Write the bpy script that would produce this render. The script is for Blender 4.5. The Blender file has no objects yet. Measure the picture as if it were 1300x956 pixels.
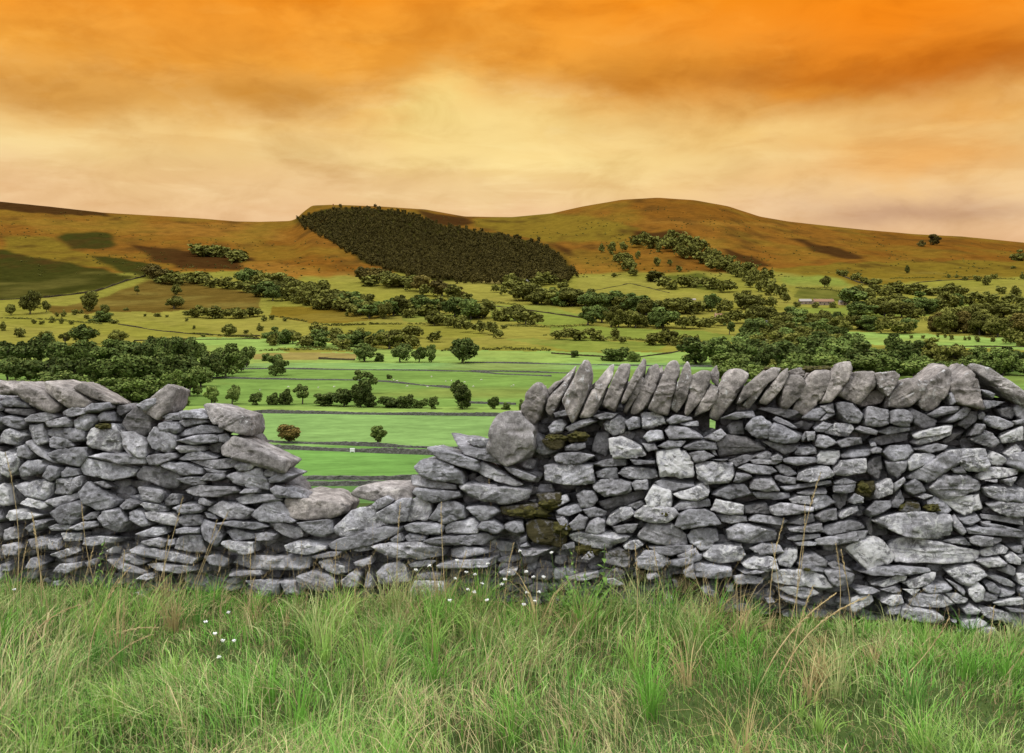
import bpy, bmesh, math, random
import numpy as np
from mathutils import Vector, Matrix, noise as mnoise

random.seed(7)
RNG = np.random.default_rng(11)
SC = bpy.context.scene
COL = SC.collection
R = math.radians

# ---------------------------------------------------------------- camera
F = 1300.0          # focal length in photo pixels (photo is 1300 px wide)
EYE = 1.6           # camera height
HZ = 400.0          # photo row of the horizon
cam_d = bpy.data.cameras.new("camera")
cam = bpy.data.objects.new("camera", cam_d)
COL.objects.link(cam)
cam.location = (0, 0, EYE)
cam.rotation_euler = (R(90), 0, 0)
cam_d.sensor_width = 36.0
cam_d.lens = 36.0
cam_d.shift_y = -(478.0 - HZ) / 1300.0
cam_d.clip_start = 0.05
cam_d.clip_end = 30000
SC.camera = cam

# ---------------------------------------------------------------- sun
SUN_EL, SUN_AZ = 60.0, 232.0      # azimuth clockwise from +Y: behind the camera, a little to the left
sun_d = bpy.data.lights.new("sun", 'SUN')
sun_d.energy = 2.1
sun_d.angle = R(10)
sun_d.color = (1.0, 0.95, 0.88)
sun = bpy.data.objects.new("sun", sun_d)
COL.objects.link(sun)
_sd = Vector((math.sin(R(SUN_AZ)) * math.cos(R(SUN_EL)), math.cos(R(SUN_AZ)) * math.cos(R(SUN_EL)), math.sin(R(SUN_EL))))
sun.rotation_euler = _sd.to_track_quat('Z', 'Y').to_euler()
sun.location = _sd * 50

# ---------------------------------------------------------------- colour management
SC.view_settings.view_transform = 'Standard'
SC.view_settings.look = 'None'
SC.view_settings.exposure = 0.0
SC.view_settings.gamma = 1.0
SC.view_settings.use_curve_mapping = False
SC.render.engine = 'CYCLES'
SC.cycles.max_bounces = 6
SC.cycles.diffuse_bounces = 3
SC.cycles.glossy_bounces = 2
SC.cycles.transparent_max_bounces = 4


def lin(r, g, b):
    f = lambda c: (c / 255 / 12.92) if c / 255 <= 0.04045 else ((c / 255 + 0.055) / 1.055) ** 2.4
    return (f(r), f(g), f(b))


# ---------------------------------------------------------------- world: sunset bank in front, bright overcast overhead and behind
W = bpy.data.worlds.new("World")
SC.world = W
W.use_nodes = True
nt = W.node_tree
nt.nodes.clear()


class NB:
    """tiny node-building helper"""

    def __init__(s, tree):
        s.t = tree

    def n(s, typ, **kw):
        x = s.t.nodes.new(typ)
        for k, v in kw.items():
            setattr(x, k, v)
        return x

    def put(s, sock, v):
        if hasattr(v, 'is_linked') or isinstance(v, bpy.types.NodeSocket):
            s.t.links.new(v, sock)
        else:
            if sock.type == 'RGBA' and len(v) == 3:
                v = (*v, 1)
            sock.default_value = v

    def m(s, op, a, b=None, c=None, clamp=False):
        x = s.n('ShaderNodeMath', operation=op, use_clamp=clamp)
        s.put(x.inputs[0], a)
        if b is not None: s.put(x.inputs[1], b)
        if c is not None: s.put(x.inputs[2], c)
        return x.outputs[0]

    def mix(s, f, a, b, mode='MIX'):
        x = s.n('ShaderNodeMix', data_type='RGBA', blend_type=mode)
        s.put(x.inputs[0], f)
        s.put(x.inputs[6], a)
        s.put(x.inputs[7], b)
        return x.outputs[2]

    def sstep(s, v, lo, hi):
        x = s.n('ShaderNodeMapRange', interpolation_type='SMOOTHSTEP')
        s.put(x.inputs[0], v)
        x.inputs[1].default_value = lo
        x.inputs[2].default_value = hi
        return x.outputs[0]

    def noise(s, vec, scale, detail=4, rough=0.55, dist=0.0):
        x = s.n('ShaderNodeTexNoise')
        if vec is not None: s.put(x.inputs['Vector'], vec)
        x.inputs['Scale'].default_value = scale
        x.inputs['Detail'].default_value = detail
        x.inputs['Roughness'].default_value = rough
        x.inputs['Distortion'].default_value = dist
        return x.outputs['Fac']

    def comb(s, a, b, c):
        x = s.n('ShaderNodeCombineXYZ')
        for i, v in enumerate((a, b, c)): s.put(x.inputs[i], v)
        return x.outputs[0]

    def ramp(s, fac, stops):
        x = s.n('ShaderNodeValToRGB')
        s.put(x.inputs[0], fac)
        cr = x.color_ramp
        while len(cr.elements) < len(stops): cr.elements.new(0.5)
        for e, (p, c) in zip(cr.elements, stops):
            e.position = p
            e.color = (*c, 1) if len(c) == 3 else c
        return x.outputs[0]


b = NB(nt)
tc = b.n('ShaderNodeTexCoord')
sep = b.n('ShaderNodeSeparateXYZ')
nt.links.new(tc.outputs['Generated'], sep.inputs[0])
x_, y_, z_ = sep.outputs
DEG = 180 / math.pi
el = b.m('MULTIPLY', b.m('ARCSINE', z_), DEG)
az = b.m('MULTIPLY', b.m('ARCTAN2', x_, y_), DEG)
warp_v = b.comb(b.m('MULTIPLY', az, 0.085), b.m('MULTIPLY', el, 0.16), 3.1)
wa = b.m('SUBTRACT', b.noise(warp_v, 1.3, 6, 0.6), 0.5)
wb = b.m('SUBTRACT', b.noise(b.comb(b.m('MULTIPLY', az, 0.11), b.m('MULTIPLY', el, 0.3), 9.7), 1.5, 6, 0.6), 0.5)
el_w = b.m('ADD', el, b.m('MULTIPLY', wa, 3.0))
az_w = b.m('ADD', az, b.m('MULTIPLY', wb, 7.0))
t = b.m('DIVIDE', el_w, 30.0, clamp=True)
base = b.ramp(t, [(0.00, lin(226, 176, 140)), (0.19, lin(240, 200, 150)), (0.29, lin(244, 211, 145)), (0.37, lin(243, 193, 112)),
                  (0.45, lin(241, 168, 68)), (0.56, lin(245, 146, 32)), (0.75, lin(238, 128, 14)), (1.0, lin(225, 150, 70))])


def blob(a0, e0, sa, se, elv=el_w, azv=az_w):
    da = b.m('DIVIDE', b.m('SUBTRACT', azv, a0), sa)
    de = b.m('DIVIDE', b.m('SUBTRACT', elv, e0), se)
    q = b.m('ADD', b.m('MULTIPLY', da, da), b.m('MULTIPLY', de, de))
    return b.m('EXPONENT', b.m('MULTIPLY', q, -1.0))


def px_ae(px, py):
    a = math.degrees(math.atan((px - 650) / F))
    e = math.degrees(math.atan((HZ - py) / F * math.cos(R(a))))
    return a, e


c = base
for (px, py, sa, se, amt, colr) in [
    (330, 122, 5.5, 1.25, 0.85, lin(200, 134, 48)), (80, 116, 5.5, 1.4, 0.75, lin(206, 142, 58)), (250, 60, 9, 1.6, 0.25, lin(236, 140, 30)),
    (800, 105, 6.0, 1.4, 0.75, lin(204, 126, 32)), (1030, 98, 5.0, 1.4, 0.78, lin(192, 110, 22)), (1230, 78, 7.5, 1.7, 0.85, lin(184, 94, 8)),
    (1010, 150, 7.0, 1.0, 0.40, lin(212, 142, 52)), (880, 190, 6, 0.8, 0.28, lin(226, 168, 92)), (1170, 272, 6.0, 0.8, 0.75, lin(190, 148, 118)), (1000, 225, 8, 0.8, 0.35, lin(228, 172, 104)),
    (300, 215, 9, 1.2, 0.35, lin(238, 196, 140)), (60, 235, 6, 1.3, 0.35, lin(236, 190, 140)),
    (560, 135, 2.2, 2.2, 0.62, lin(250, 226, 142)), (640, 165, 4.5, 2.2, 0.55, lin(249, 224, 148)), (500, 60, 4.5, 1.6, 0.5, lin(248, 164, 52)),
    (760, 200, 6.5, 1.7, 0.5, lin(248, 216, 140)), (20, 50, 4, 2.0, 0.35, lin(246, 168, 62)), (1010, 113, 2.5, .45, 0.45, lin(240, 160, 56)), (430, 240, 7, 1.0, .4, lin(246, 210, 160)), (600, 240, 6, 1.0, .5, lin(247, 218, 162)),
    (1130, 18, 10, 2.3, .75, lin(249, 132, 8)), (1180, 200, 5.5, 1.3, .8, lin(238, 170, 88)), (1240, 140, 4, .8, .5, lin(226, 148, 52)), (630, 28, 5.5, 2.0, .65, lin(249, 168, 60)), (1100, 185, 4, .6, .5, lin(226, 158, 78)), (960, 170, 4, .7, .5, lin(244, 200, 120))]:
    a0, e0 = px_ae(px, py)
    c = b.mix(b.m('MULTIPLY', blob(a0, e0, sa, se), amt), c, colr)
# lumpy cloud banks: dark undersides and paler breaks
def bank(seed, sx, sz, lo, hi):
    vv = b.comb(b.m('MULTIPLY', az, sx), b.m('MULTIPLY', el, sz), seed)
    return b.sstep(b.noise(vv, 1.0, 9, 0.58, 0.35), lo, hi)


win_hi = b.m('MULTIPLY', b.sstep(el, 8.5, 12.0), b.sstep(el, 30.0, 20.0))
c = b.mix(b.m('MULTIPLY', b.m('MULTIPLY', bank(4.2, 0.11, 0.30, 0.47, 0.62), win_hi), 0.45), c, b.mix(1.0, c, (0.76, 0.66, 0.50), 'MULTIPLY'))
c = b.mix(b.m('MULTIPLY', b.m('MULTIPLY', bank(17.9, 0.15, 0.42, 0.50, 0.60), win_hi), 0.45), c, b.mix(1.0, c, (1.06, 1.16, 1.5), 'MULTIPLY'))
win_lo = b.m('MULTIPLY', b.sstep(el, 3.0, 5.0), b.sstep(el, 11.5, 9.0))
c = b.mix(b.m('MULTIPLY', b.m('MULTIPLY', bank(8.3, 0.09, 0.50, 0.48, 0.60), win_lo), 0.55), c, b.mix(1.0, c, (0.88, 0.80, 0.72), 'MULTIPLY'))
c = b.mix(b.m('MULTIPLY', b.m('MULTIPLY', bank(27.3, 0.12, 0.55, 0.52, 0.62), win_lo), 0.5), c, b.mix(1.0, c, (1.05, 1.10, 1.16), 'MULTIPLY'))
# fine wisps
fw = b.noise(b.comb(b.m('MULTIPLY', az, 0.12), b.m('MULTIPLY', el, 0.26), 1.0), 1.5, 8, 0.6, 0.5)
c = b.mix(1.0, c, b.ramp(fw, [(0.28, (0.86, 0.81, 0.74)), (0.5, (1, 1, 1)), (0.72, (1.06, 1.08, 1.1))]), 'MULTIPLY')
# bright neutral overcast away from the sunset bank
ocn = b.noise(tc.outputs['Generated'], 2.2, 5, 0.6)
over = b.mix(ocn, (2.5, 2.55, 2.7), (3.9, 3.9, 3.95))
sky = b.n('ShaderNodeTexSky', sky_type='NISHITA')
sky.sun_disc = False
sky.sun_elevation = R(SUN_EL)
sky.sun_rotation = R(SUN_AZ)
nish = b.mix(1.0, sky.outputs[0], (0.1, 0.1, 0.1), 'MULTIPLY')
over = b.mix(0.12, over, nish)
cie = b.m('ADD', 0.22, b.m('MULTIPLY', b.m('MAXIMUM', z_, 0.0), 0.78))
cs = b.n('ShaderNodeVectorMath', operation='SCALE')
b.put(cs.inputs[0], over)
b.put(cs.inputs['Scale'], cie)
over = cs.outputs[0]
f_el = b.sstep(el, 21.0, 40.0)
f_az = b.sstep(b.m('ABSOLUTE', az), 40.0, 85.0)
f_over = b.m('MAXIMUM', f_el, f_az)
f_over = b.m('MULTIPLY', f_over, b.sstep(el, -3.0, 12.0))
c = b.mix(f_over, c, over)
bg = b.n('ShaderNodeBackground')
nt.links.new(c, bg.inputs[0])
bg.inputs[1].default_value = 1.0
wo = b.n('ShaderNodeOutputWorld')
nt.links.new(bg.outputs[0], wo.inputs[0])
W.cycles.sampling_method = 'MANUAL'
W.cycles.sample_map_resolution = 512


# ---------------------------------------------------------------- generic helpers
def tag(o, label=None, cat=None, group=None, kind=None):
    if label: o['label'] = label
    if cat: o['category'] = cat
    if group: o['group'] = group
    if kind: o['kind'] = kind
    return o


def empty(name, loc=(0, 0, 0), rz=0.0):
    o = bpy.data.objects.new(name, None)
    o.empty_display_size = 0.3
    o.location = loc
    o.rotation_euler = (0, 0, rz)
    COL.objects.link(o)
    return o


def mesh_np(name, V, faces, mat=None, smooth=True, attrs=None, link=True, parent=None, loc=None):
    """faces: int array (n,k) or list of such arrays"""
    me = bpy.data.meshes.new(name)
    V = np.asarray(V, dtype=np.float32)
    fl = faces if isinstance(faces, list) else [faces]
    fl = [np.asarray(f, dtype=np.int32) for f in fl if len(f)]
    me.vertices.add(len(V))
    me.vertices.foreach_set('co', V.ravel())
    li = np.concatenate([f.ravel() for f in fl])
    tot = np.concatenate([np.full(len(f), f.shape[1], dtype=np.int32) for f in fl])
    st = np.concatenate([[0], np.cumsum(tot)[:-1]]).astype(np.int32)
    me.loops.add(len(li))
    me.loops.foreach_set('vertex_index', li)
    me.polygons.add(len(tot))
    me.polygons.foreach_set('loop_start', st)
    me.polygons.foreach_set('loop_total', tot)
    me.polygons.foreach_set('use_smooth', np.full(len(tot), smooth, dtype=bool))
    me.update(calc_edges=True)
    for k, a in (attrs or {}).items():
        at = me.attributes.new(k, 'FLOAT_COLOR', 'POINT')
        a = np.asarray(a, dtype=np.float32)
        if a.shape[1] == 3:
            a = np.hstack([a, np.ones((len(a), 1), dtype=np.float32)])
        at.data.foreach_set('color', a.ravel())
    if mat: me.materials.append(mat)
    if not link: return me
    o = bpy.data.objects.new(name, me)
    COL.objects.link(o)
    if parent: o.parent = parent
    if loc is not None: o.location = loc
    return o


def _hash(ix, iy, iz, seed):
    h = (ix * 374761393 + iy * 668265263 + iz * 2147483647 + seed * 974634777) & 0xFFFFFFFF
    h = ((h ^ (h >> 13)) * 1274126177) & 0xFFFFFFFF
    h = ((h ^ (h >> 16)) * 2246822519) & 0xFFFFFFFF
    return ((h ^ (h >> 15)) & 0xFFFFFF) / float(0xFFFFFF)


def vnoise(P, seed=0):
    P = np.asarray(P, dtype=np.float64)
    i = np.floor(P).astype(np.int64)
    f = P - i
    f = f * f * f * (f * (f * 6 - 15) + 10)
    r = 0
    for dx in (0, 1):
        wx = f[..., 0] if dx else 1 - f[..., 0]
        for dy in (0, 1):
            wy = f[..., 1] if dy else 1 - f[..., 1]
            for dz in (0, 1):
                wz = f[..., 2] if dz else 1 - f[..., 2]
                r = r + wx * wy * wz * _hash(i[..., 0] + dx, i[..., 1] + dy, i[..., 2] + dz, seed)
    return r * 2 - 1


def fbm(P, seed=0, oct=4, gain=0.5):
    a, s, r = 1.0, 0.0, 0
    P = np.asarray(P, dtype=np.float64)
    for k in range(oct):
        r = r + a * vnoise(P * (2.03 ** k) + k * 17.3, seed + k)
        s += a
        a *= gain
    return r / s


def material(name):
    m = bpy.data.materials.new(name)
    m.use_nodes = True
    t = m.node_tree
    bs = t.nodes['Principled BSDF']
    bs.inputs['Roughness'].default_value = 0.9
    bs.inputs['Specular IOR Level'].default_value = 0.2
    return m, NB(t), bs

# ================================================================ TERRAIN
# ground profile: (distance, photo row at which that ground is seen); real heights follow from the eye height
PROF = [(8.0, 660.0), (20, 654), (60, 646), (120, 634), (190, 618), (212, 608), (250, 586), (282, 570), (340, 543), (400, 522), (520, 490),
        (700, 460), (850, 440), (1100, 410), (1400, 380), (1750, 350)]
RIDGE = [(-900, 262), (-400, 250), (0, 256), (60, 262), (130, 270), (250, 277), (300, 281), (330, 281.5), (368, 280.5), (376, 278), (384, 270), (396, 261), (420, 260), (480, 262),
         (540, 266), (590, 275), (650, 275.5), (700, 271), (740, 262), (790, 253.5), (835, 251), (880, 254), (925, 262), (965, 275), (1000, 281),
         (1100, 292), (1160, 297), (1220, 300), (1300, 308), (1600, 318), (2200, 330)]
YR = 2900.0
_rp = np.array(RIDGE, float)


def ridge(px):
    a = np.arange(-2500, 3800, 2.0)
    v = np.interp(a, _rp[:, 0], _rp[:, 1])
    k = np.exp(-np.linspace(-2, 2, 7) ** 2)
    v = np.convolve(np.pad(v, 3, mode='edge'), k / k.sum(), 'valid')
    return np.interp(px, a, v)


_lt = np.linspace(math.log(8), math.log(1750), 800)
_pp = np.array(PROF)
_pv = np.interp(_lt, np.log(_pp[:, 0]), _pp[:, 1])
_k = np.exp(-np.linspace(-2, 2, 25) ** 2)
_pv = np.convolve(np.pad(_pv, 12, mode='reflect', reflect_type='odd'), _k / _k.sum(), 'valid')


def ground_row(px, Y):
    """photo row of the ground surface in column px at distance Y (8 <= Y <= YR)"""
    near = np.interp(np.log(np.clip(Y, 8, 1750)), _lt, _pv)
    s = np.clip((np.log(np.clip(Y, 1, YR)) - math.log(1750)) / (math.log(YR) - math.log(1750)), 0, 1)
    r = ridge(px)
    far = 350 + (r - 350) * (s * 0.96 + 0.04 * np.sin(s * math.pi / 2))
    return np.where(Y < 1750, near, far)


# columns (expressed as photo column) and rows (distance)
cols = np.unique(np.concatenate([np.linspace(-2000, -60, 90), np.linspace(-60, 1360, 1000), np.linspace(1360, 3300, 90)]))
ys_near = np.concatenate([np.linspace(-30, 2, 17), np.linspace(2.4, 8, 24), np.geomspace(8.3, 185, 70)])
rows_target = np.linspace(618, 350, 300)
ys_mid = np.interp(-rows_target, -_pv, np.exp(_lt))
ys_far = np.geomspace(1750, YR, 150)[1:]
ys_back = np.array([2940, 3000, 3100, 3300, 3700, 4300, 5200, 7000])
YS = np.unique(np.concatenate([ys_near, ys_mid[ys_mid > 186], ys_far, ys_back]))
PXg, Yg = np.meshgrid(cols, YS)
Wg = np.where(Yg > 6, Yg, 4 + 2 * np.clip((Yg + 2) / 8, 0, 1) ** 2)
Wg = np.maximum(Wg, 4)
Xg = (PXg - 650) / F * Wg
# wide ground round the camera
Xg = np.where(Yg < 8, Xg * 1.0, Xg)
row = ground_row(PXg, np.clip(Yg, 8, YR))
Zfar = EYE + (HZ - row) * Yg / F
Zr = EYE + (HZ - ridge(PXg)) * YR / F
Zback = Zr - (Yg - YR) * 0.16 - np.clip(Yg - YR, 0, 400) ** 2 * 0.0004
Znear = 0.012 * fbm(np.stack([Xg * 1.3, Yg * 1.3, Xg * 0], -1), 5, 3)
k8 = np.clip((Yg - 7.2) / 2.5, 0, 1)
Zg = np.where(Yg > YR, Zback, np.where(Yg < 8, Znear, Zfar * 1.0))
# blend lip behind the wall
lip = np.clip((Yg - 8) / 3, 0, 1)
Zg = np.where((Yg >= 8) & (Yg < 11), Zfar * lip + Znear * (1 - lip), Zg)
amp = np.interp(Yg, [0, 150, 300, 900, 1600, 2300, 2750, YR, 3200], [0, 0, 0.25, 1.6, 6, 8, 4, 0.8, 0.5])
rel = fbm(np.stack([Xg / 170, Yg / 240, Xg * 0 + 2], -1), 21, 4) + 0.45 * np.abs(fbm(np.stack([Xg / 60, Yg / 260, Xg * 0], -1), 33, 3))
Zg = Zg + amp * rel
ROW = HZ - (Zg - EYE) * F / np.maximum(Yg, 1.0)          # photo row of every terrain vertex


def ground_z(X, Y):
    px = 650 + F * X / max(Y, 6)
    if Y < 8: return 0.0
    ci = np.clip(np.searchsorted(cols, px) - 1, 0, len(cols) - 2)
    ri = np.clip(np.searchsorted(YS, Y) - 1, 0, len(YS) - 2)
    fx = np.clip((px - cols[ci]) / (cols[ci + 1] - cols[ci]), 0, 1)
    fy = np.clip((Y - YS[ri]) / (YS[ri + 1] - YS[ri]), 0, 1)
    z = (Zg[ri, ci] * (1 - fx) + Zg[ri, ci + 1] * fx) * (1 - fy) + (Zg[ri + 1, ci] * (1 - fx) + Zg[ri + 1, ci + 1] * fx) * fy
    return float(z)


_i0 = int(np.searchsorted(YS, 60))
_i1 = int(np.searchsorted(YS, YR)) + 1


def at(px, py):
    """the point of the land seen at photo pixel (px, py)"""
    ci = int(np.clip(np.searchsorted(cols, px), 0, len(cols) - 1))
    r = np.minimum.accumulate(ROW[_i0:_i1, ci])
    y = float(np.interp(-py, -r, YS[_i0:_i1]))
    X = (px - 650) / F * y
    return X, y, ground_z(X, y)


# ---- what grows where: a land-cover map fixed to the terrain vertices
def inpoly(px, py, poly):
    ins = np.zeros(px.shape, bool)
    n = len(poly)
    for i in range(n):
        x1, y1 = poly[i]
        x2, y2 = poly[(i + 1) % n]
        if y1 == y2: continue
        cnd = (y1 > py) != (y2 > py)
        ins ^= cnd & (px < (x2 - x1) * (py - y1) / (y2 - y1) + x1)
    return ins


def alb(r, g, b_, k=2.6): return tuple(v / k for v in lin(r, g, b_))


VIVID = (0.084, 0.166, 0.037)
DEEP = alb(112, 150, 84, 2.5)
LIGHT = (0.114, 0.188, 0.055)
PALE = (0.134, 0.195, 0.044)
MID = (0.092, 0.148, 0.032)
OLIVE = alb(154, 150, 62)
YELL = alb(160, 154, 68)
TAN = alb(166, 150, 86)
GOLD = alb(166, 118, 46, 2.8)
BROWN = alb(146, 98, 34, 2.8)
MOOR = alb(152, 104, 38, 2.8)
BRACK = (0.022, 0.022, 0.0038)
HEATH = alb(84, 56, 26, 2.9)
DARKG = alb(98, 104, 40, 2.7)
HILLG = alb(140, 118, 40, 2.75)
OLB = alb(120, 98, 42, 2.8)
GRN2 = alb(142, 154, 66)

wob = 9.0 * fbm(np.stack([Xg / np.maximum(Yg, 1) * 26, ROW / 22, Xg * 0], -1), 71, 3)
wob2 = 3.2 * fbm(np.stack([Xg / np.maximum(Yg, 1) * 60, ROW / 9, Xg * 0], -1), 75, 3)
PXw = PXg + wob * np.clip((560 - ROW) / 100, 0, 1) * 1.4
PYw = ROW + wob2 * np.clip((470 - ROW) / 60, 0, 1)
C = np.zeros(Xg.shape + (3,))
C[:] = DEEP


def band(y0, y1, colr):
    C[(PYw >= y0) & (PYw < y1) & (Yg > 20)] = colr


band(-200, 345, MOOR)
band(345, 395, OLIVE)
band(395, 440, YELL)
band(440, 447, OLIVE)
band(447, 461, PALE)
band(461, 469, LIGHT)
band(469, 516, MID)
band(516, 524, PALE)
band(524, 566, LIGHT)
band(566, 606, VIVID)
band(606, 618, DEEP)
PATCH = [
    (MOOR, [(-900, 240), (340, 270), (380, 300), (400, 345), (300, 345), (180, 345), (-900, 330)]),
    (HEATH, [(-900, 245), (0, 255), (60, 261), (128, 269), (138, 275), (80, 273), (0, 266), (-900, 268)]),
    (GOLD, [(20, 275), (200, 283), (330, 284), (370, 300), (330, 312), (250, 300), (150, 295), (40, 290)]),
    (BRACK, [(70, 300), (108, 294), (142, 298), (152, 310), (120, 316), (88, 316)]),
    (HILLG, [(0, 300), (66, 300), (90, 318), (150, 335), (170, 345), (60, 330), (0, 318)]),
    (BRACK, [(-900, 330), (0, 317), (60, 327), (150, 346), (176, 351), (120, 370), (60, 377), (0, 381), (-900, 400)]),
    (BRACK, [(120, 326), (160, 328), (200, 336), (188, 352), (160, 345)]),
    (HEATH, [(170, 312), (250, 318), (320, 328), (330, 345), (230, 340), (190, 330)]),
    (BROWN, [(330, 300), (430, 325), (470, 345), (440, 352), (360, 342), (320, 335)]),
    (GOLD, [(300, 330), (400, 338), (450, 352), (380, 356), (310, 350)]),
    (OLB, [(120, 382), (190, 355), (210, 354), (330, 374), (330, 392), (200, 396), (70, 398), (60, 390)]),
    (YELL, [(-300, 392), (60, 398), (330, 394), (420, 402), (400, 432), (200, 428), (0, 430), (-300, 430)]),
    (OLIVE, [(0, 396), (100, 402), (240, 412), (280, 424), (180, 430), (0, 410)]),
    (PALE, [(190, 430), (320, 428), (360, 446), (330, 460), (260, 470), (190, 450)]),
    (OLIVE, [(380, 352), (450, 351), (455, 362), (400, 368)]),
    (YELL, [(515, 350), (600, 360), (665, 368), (650, 380), (560, 372), (500, 362)]),
    (HILLG, [(350, 388), (420, 388), (500, 398), (470, 407), (400, 412), (340, 402)]),
    (GRN2, [(500, 396), (600, 400), (590, 412), (520, 408)]),
    (OLIVE, [(420, 410), (600, 414), (620, 430), (440, 424)]),
    (PALE, [(300, 428), (460, 438), (450, 445), (300, 440)]),
    (TAN, [(322, 449), (400, 447), (452, 449), (455, 456), (350, 457), (322, 456)]),
    (PALE, [(470, 443), (700, 446), (700, 460), (470, 458)]),
    (GRN2, [(622, 388), (680, 386), (750, 403), (742, 412), (690, 413), (620, 402)]),
    (GRN2, [(690, 414), (760, 413), (930, 424), (935, 432), (860, 434), (740, 428), (690, 424)]),
    (GRN2, [(640, 431), (740, 430), (850, 437), (835, 445), (720, 446)]),
    (YELL, [(735, 352), (790, 350), (855, 362), (850, 371), (740, 373)]),
    (GOLD, [(720, 328), (785, 328), (800, 345), (735, 350)]),
    (DARKG, [(843, 348), (890, 347), (942, 362), (905, 368), (850, 358)]),
    (YELL, [(800, 370), (1000, 372), (1010, 388), (830, 384)]),
    (YELL, [(600, 372), (660, 374), (660, 384), (600, 384)]),
    (HILLG, [(600, 276), (720, 270), (820, 290), (800, 305), (700, 308), (600, 288)]),
    (BROWN, [(800, 252), (880, 253), (965, 276), (1000, 282), (940, 284), (800, 274)]),
    (GOLD, [(820, 281), (1000, 283), (1000, 287), (820, 284)]),
    (HEATH, [(806, 292), (840, 296), (862, 292), (890, 300), (850, 306), (815, 302)]),
    (GOLD, [(860, 298), (905, 300), (960, 330), (1000, 345), (950, 342), (900, 322)]),
    (HEATH, [(915, 312), (960, 325), (985, 340), (960, 338), (930, 325)]),
    (HEATH, [(995, 303), (1035, 308), (1075, 317), (1110, 328), (1070, 328), (1030, 317)]),
    (BROWN, [(1080, 292), (1250, 303), (1300, 312), (1300, 330), (1100, 328)]),
    (HILLG, [(975, 342), (1080, 333), (1300, 331), (1700, 335), (1700, 352), (1300, 350), (1180, 360), (1090, 363), (1020, 352)]),
    (OLIVE, [(975, 345), (1020, 352), (1090, 363), (1150, 366), (1130, 376), (1000, 372)]),
    (DARKG, [(1008, 365), (1070, 368), (1088, 382), (1005, 380)]),
    (OLIVE, [(1140, 358), (1300, 352), (1700, 360), (1700, 395), (1300, 392), (1130, 384)]),
    (GRN2, [(985, 352), (1060, 352), (1085, 364), (1000, 364)]),
    (YELL, [(1150, 366), (1300, 362), (1500, 366), (1500, 378), (1300, 378), (1180, 380)]),
    (GRN2, [(1190, 384), (1320, 388), (1500, 390), (1500, 398), (1240, 398)]),
    (GRN2, [(1000, 388), (1180, 395), (1180, 402), (1010, 402)]),
    (PALE, [(1050, 420), (1180, 424), (1300, 430), (1500, 432), (1500, 446), (1300, 444), (1050, 436)]),
    (BROWN, [(392, 263), (412, 261), (440, 272), (410, 276), (382, 278)]),
    (HEATH, [(535, 266), (575, 274), (602, 281), (590, 287), (550, 284)]),
    (BRACK, [(376, 279), (395, 272), (430, 263), (470, 264), (520, 270), (560, 285), (600, 292), (650, 300), (690, 312), (715, 330), (730, 350), (725, 358),
             (640, 362), (580, 358), (520, 352), (470, 335), (430, 312), (400, 295)]),
    (HEATH, [(690, 305), (705, 320), (725, 328), (720, 318)]),
    (TAN, [(605, 352), (640, 353), (650, 359), (610, 358)]),
]
for colr, poly in PATCH:
    C[inpoly(PXw, PYw, poly) & (Yg > 60)] = colr
# foreground turf and the bank behind the wall
near = Yg < 30
C[near] = (0.050, 0.075, 0.020)
# patchy growth: bracken and heather on the moor, tufts in the pastures
moor = np.clip((352 - ROW) / 14, 0, 1) * (Yg > 200)
n1 = fbm(np.stack([Xg / 60, Yg / 90, Xg * 0], -1), 91, 5, 0.6)
n2 = fbm(np.stack([Xg / 14, Yg / 34, Xg * 0 + 5], -1), 97, 4, 0.6)
dk = np.clip((n1 - 0.12) * 4, 0, 1) * moor * 0.55 + np.clip((n2 - 0.10) * 4, 0, 1) * moor * 0.55
dk = np.clip(dk, 0, 0.8)[..., None]
C = C * (1 - dk) + np.array((0.034, 0.018, 0.0045)) * dk
og = np.clip(fbm(np.stack([Xg / 130, Yg / 170, Xg * 0 + 14], -1), 63, 5, 0.6) * 2.2 + 0.25, 0, 1)[..., None] * moor[..., None]
C = C * (1 - 0.55 * og * (C[..., :1] > 0.05)) + np.array(alb(148, 122, 42, 2.75)) * 0.55 * og * (C[..., :1] > 0.05)
pv = fbm(np.stack([Xg / 35, Yg / 55, Xg * 0 + 9], -1), 55, 4)
C = C * (1 + 0.16 * pv * np.clip(1 - moor, 0, 1))[..., None]
yl = np.clip(fbm(np.stack([Xg / 90, Yg / 60, Xg * 0 + 4], -1), 58, 3) * 1.6, 0, 1)[..., None] * ((ROW < 520) & (ROW > 345))[..., None]
C = C * (1 - 0.35 * yl) + np.array((0.15, 0.125, 0.028)) * 0.35 * yl
# worn tracks / scars on the hill
# boundaries on the open hill fade into one another
hillw = (np.clip((400 - ROW) / 45, 0, 1) * (Yg > 200))[..., None]
B = C.copy()
for _ in range(3):
    B = (np.roll(B, 1, 0) + np.roll(B, -1, 0) + B * 2) / 4
    B = (np.roll(B, 2, 1) + np.roll(B, -2, 1) + np.roll(B, 1, 1) + np.roll(B, -1, 1) + B * 2) / 6
C = C * (1 - hillw) + B * hillw
C = np.clip(C, 0.002, 0.6)

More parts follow.
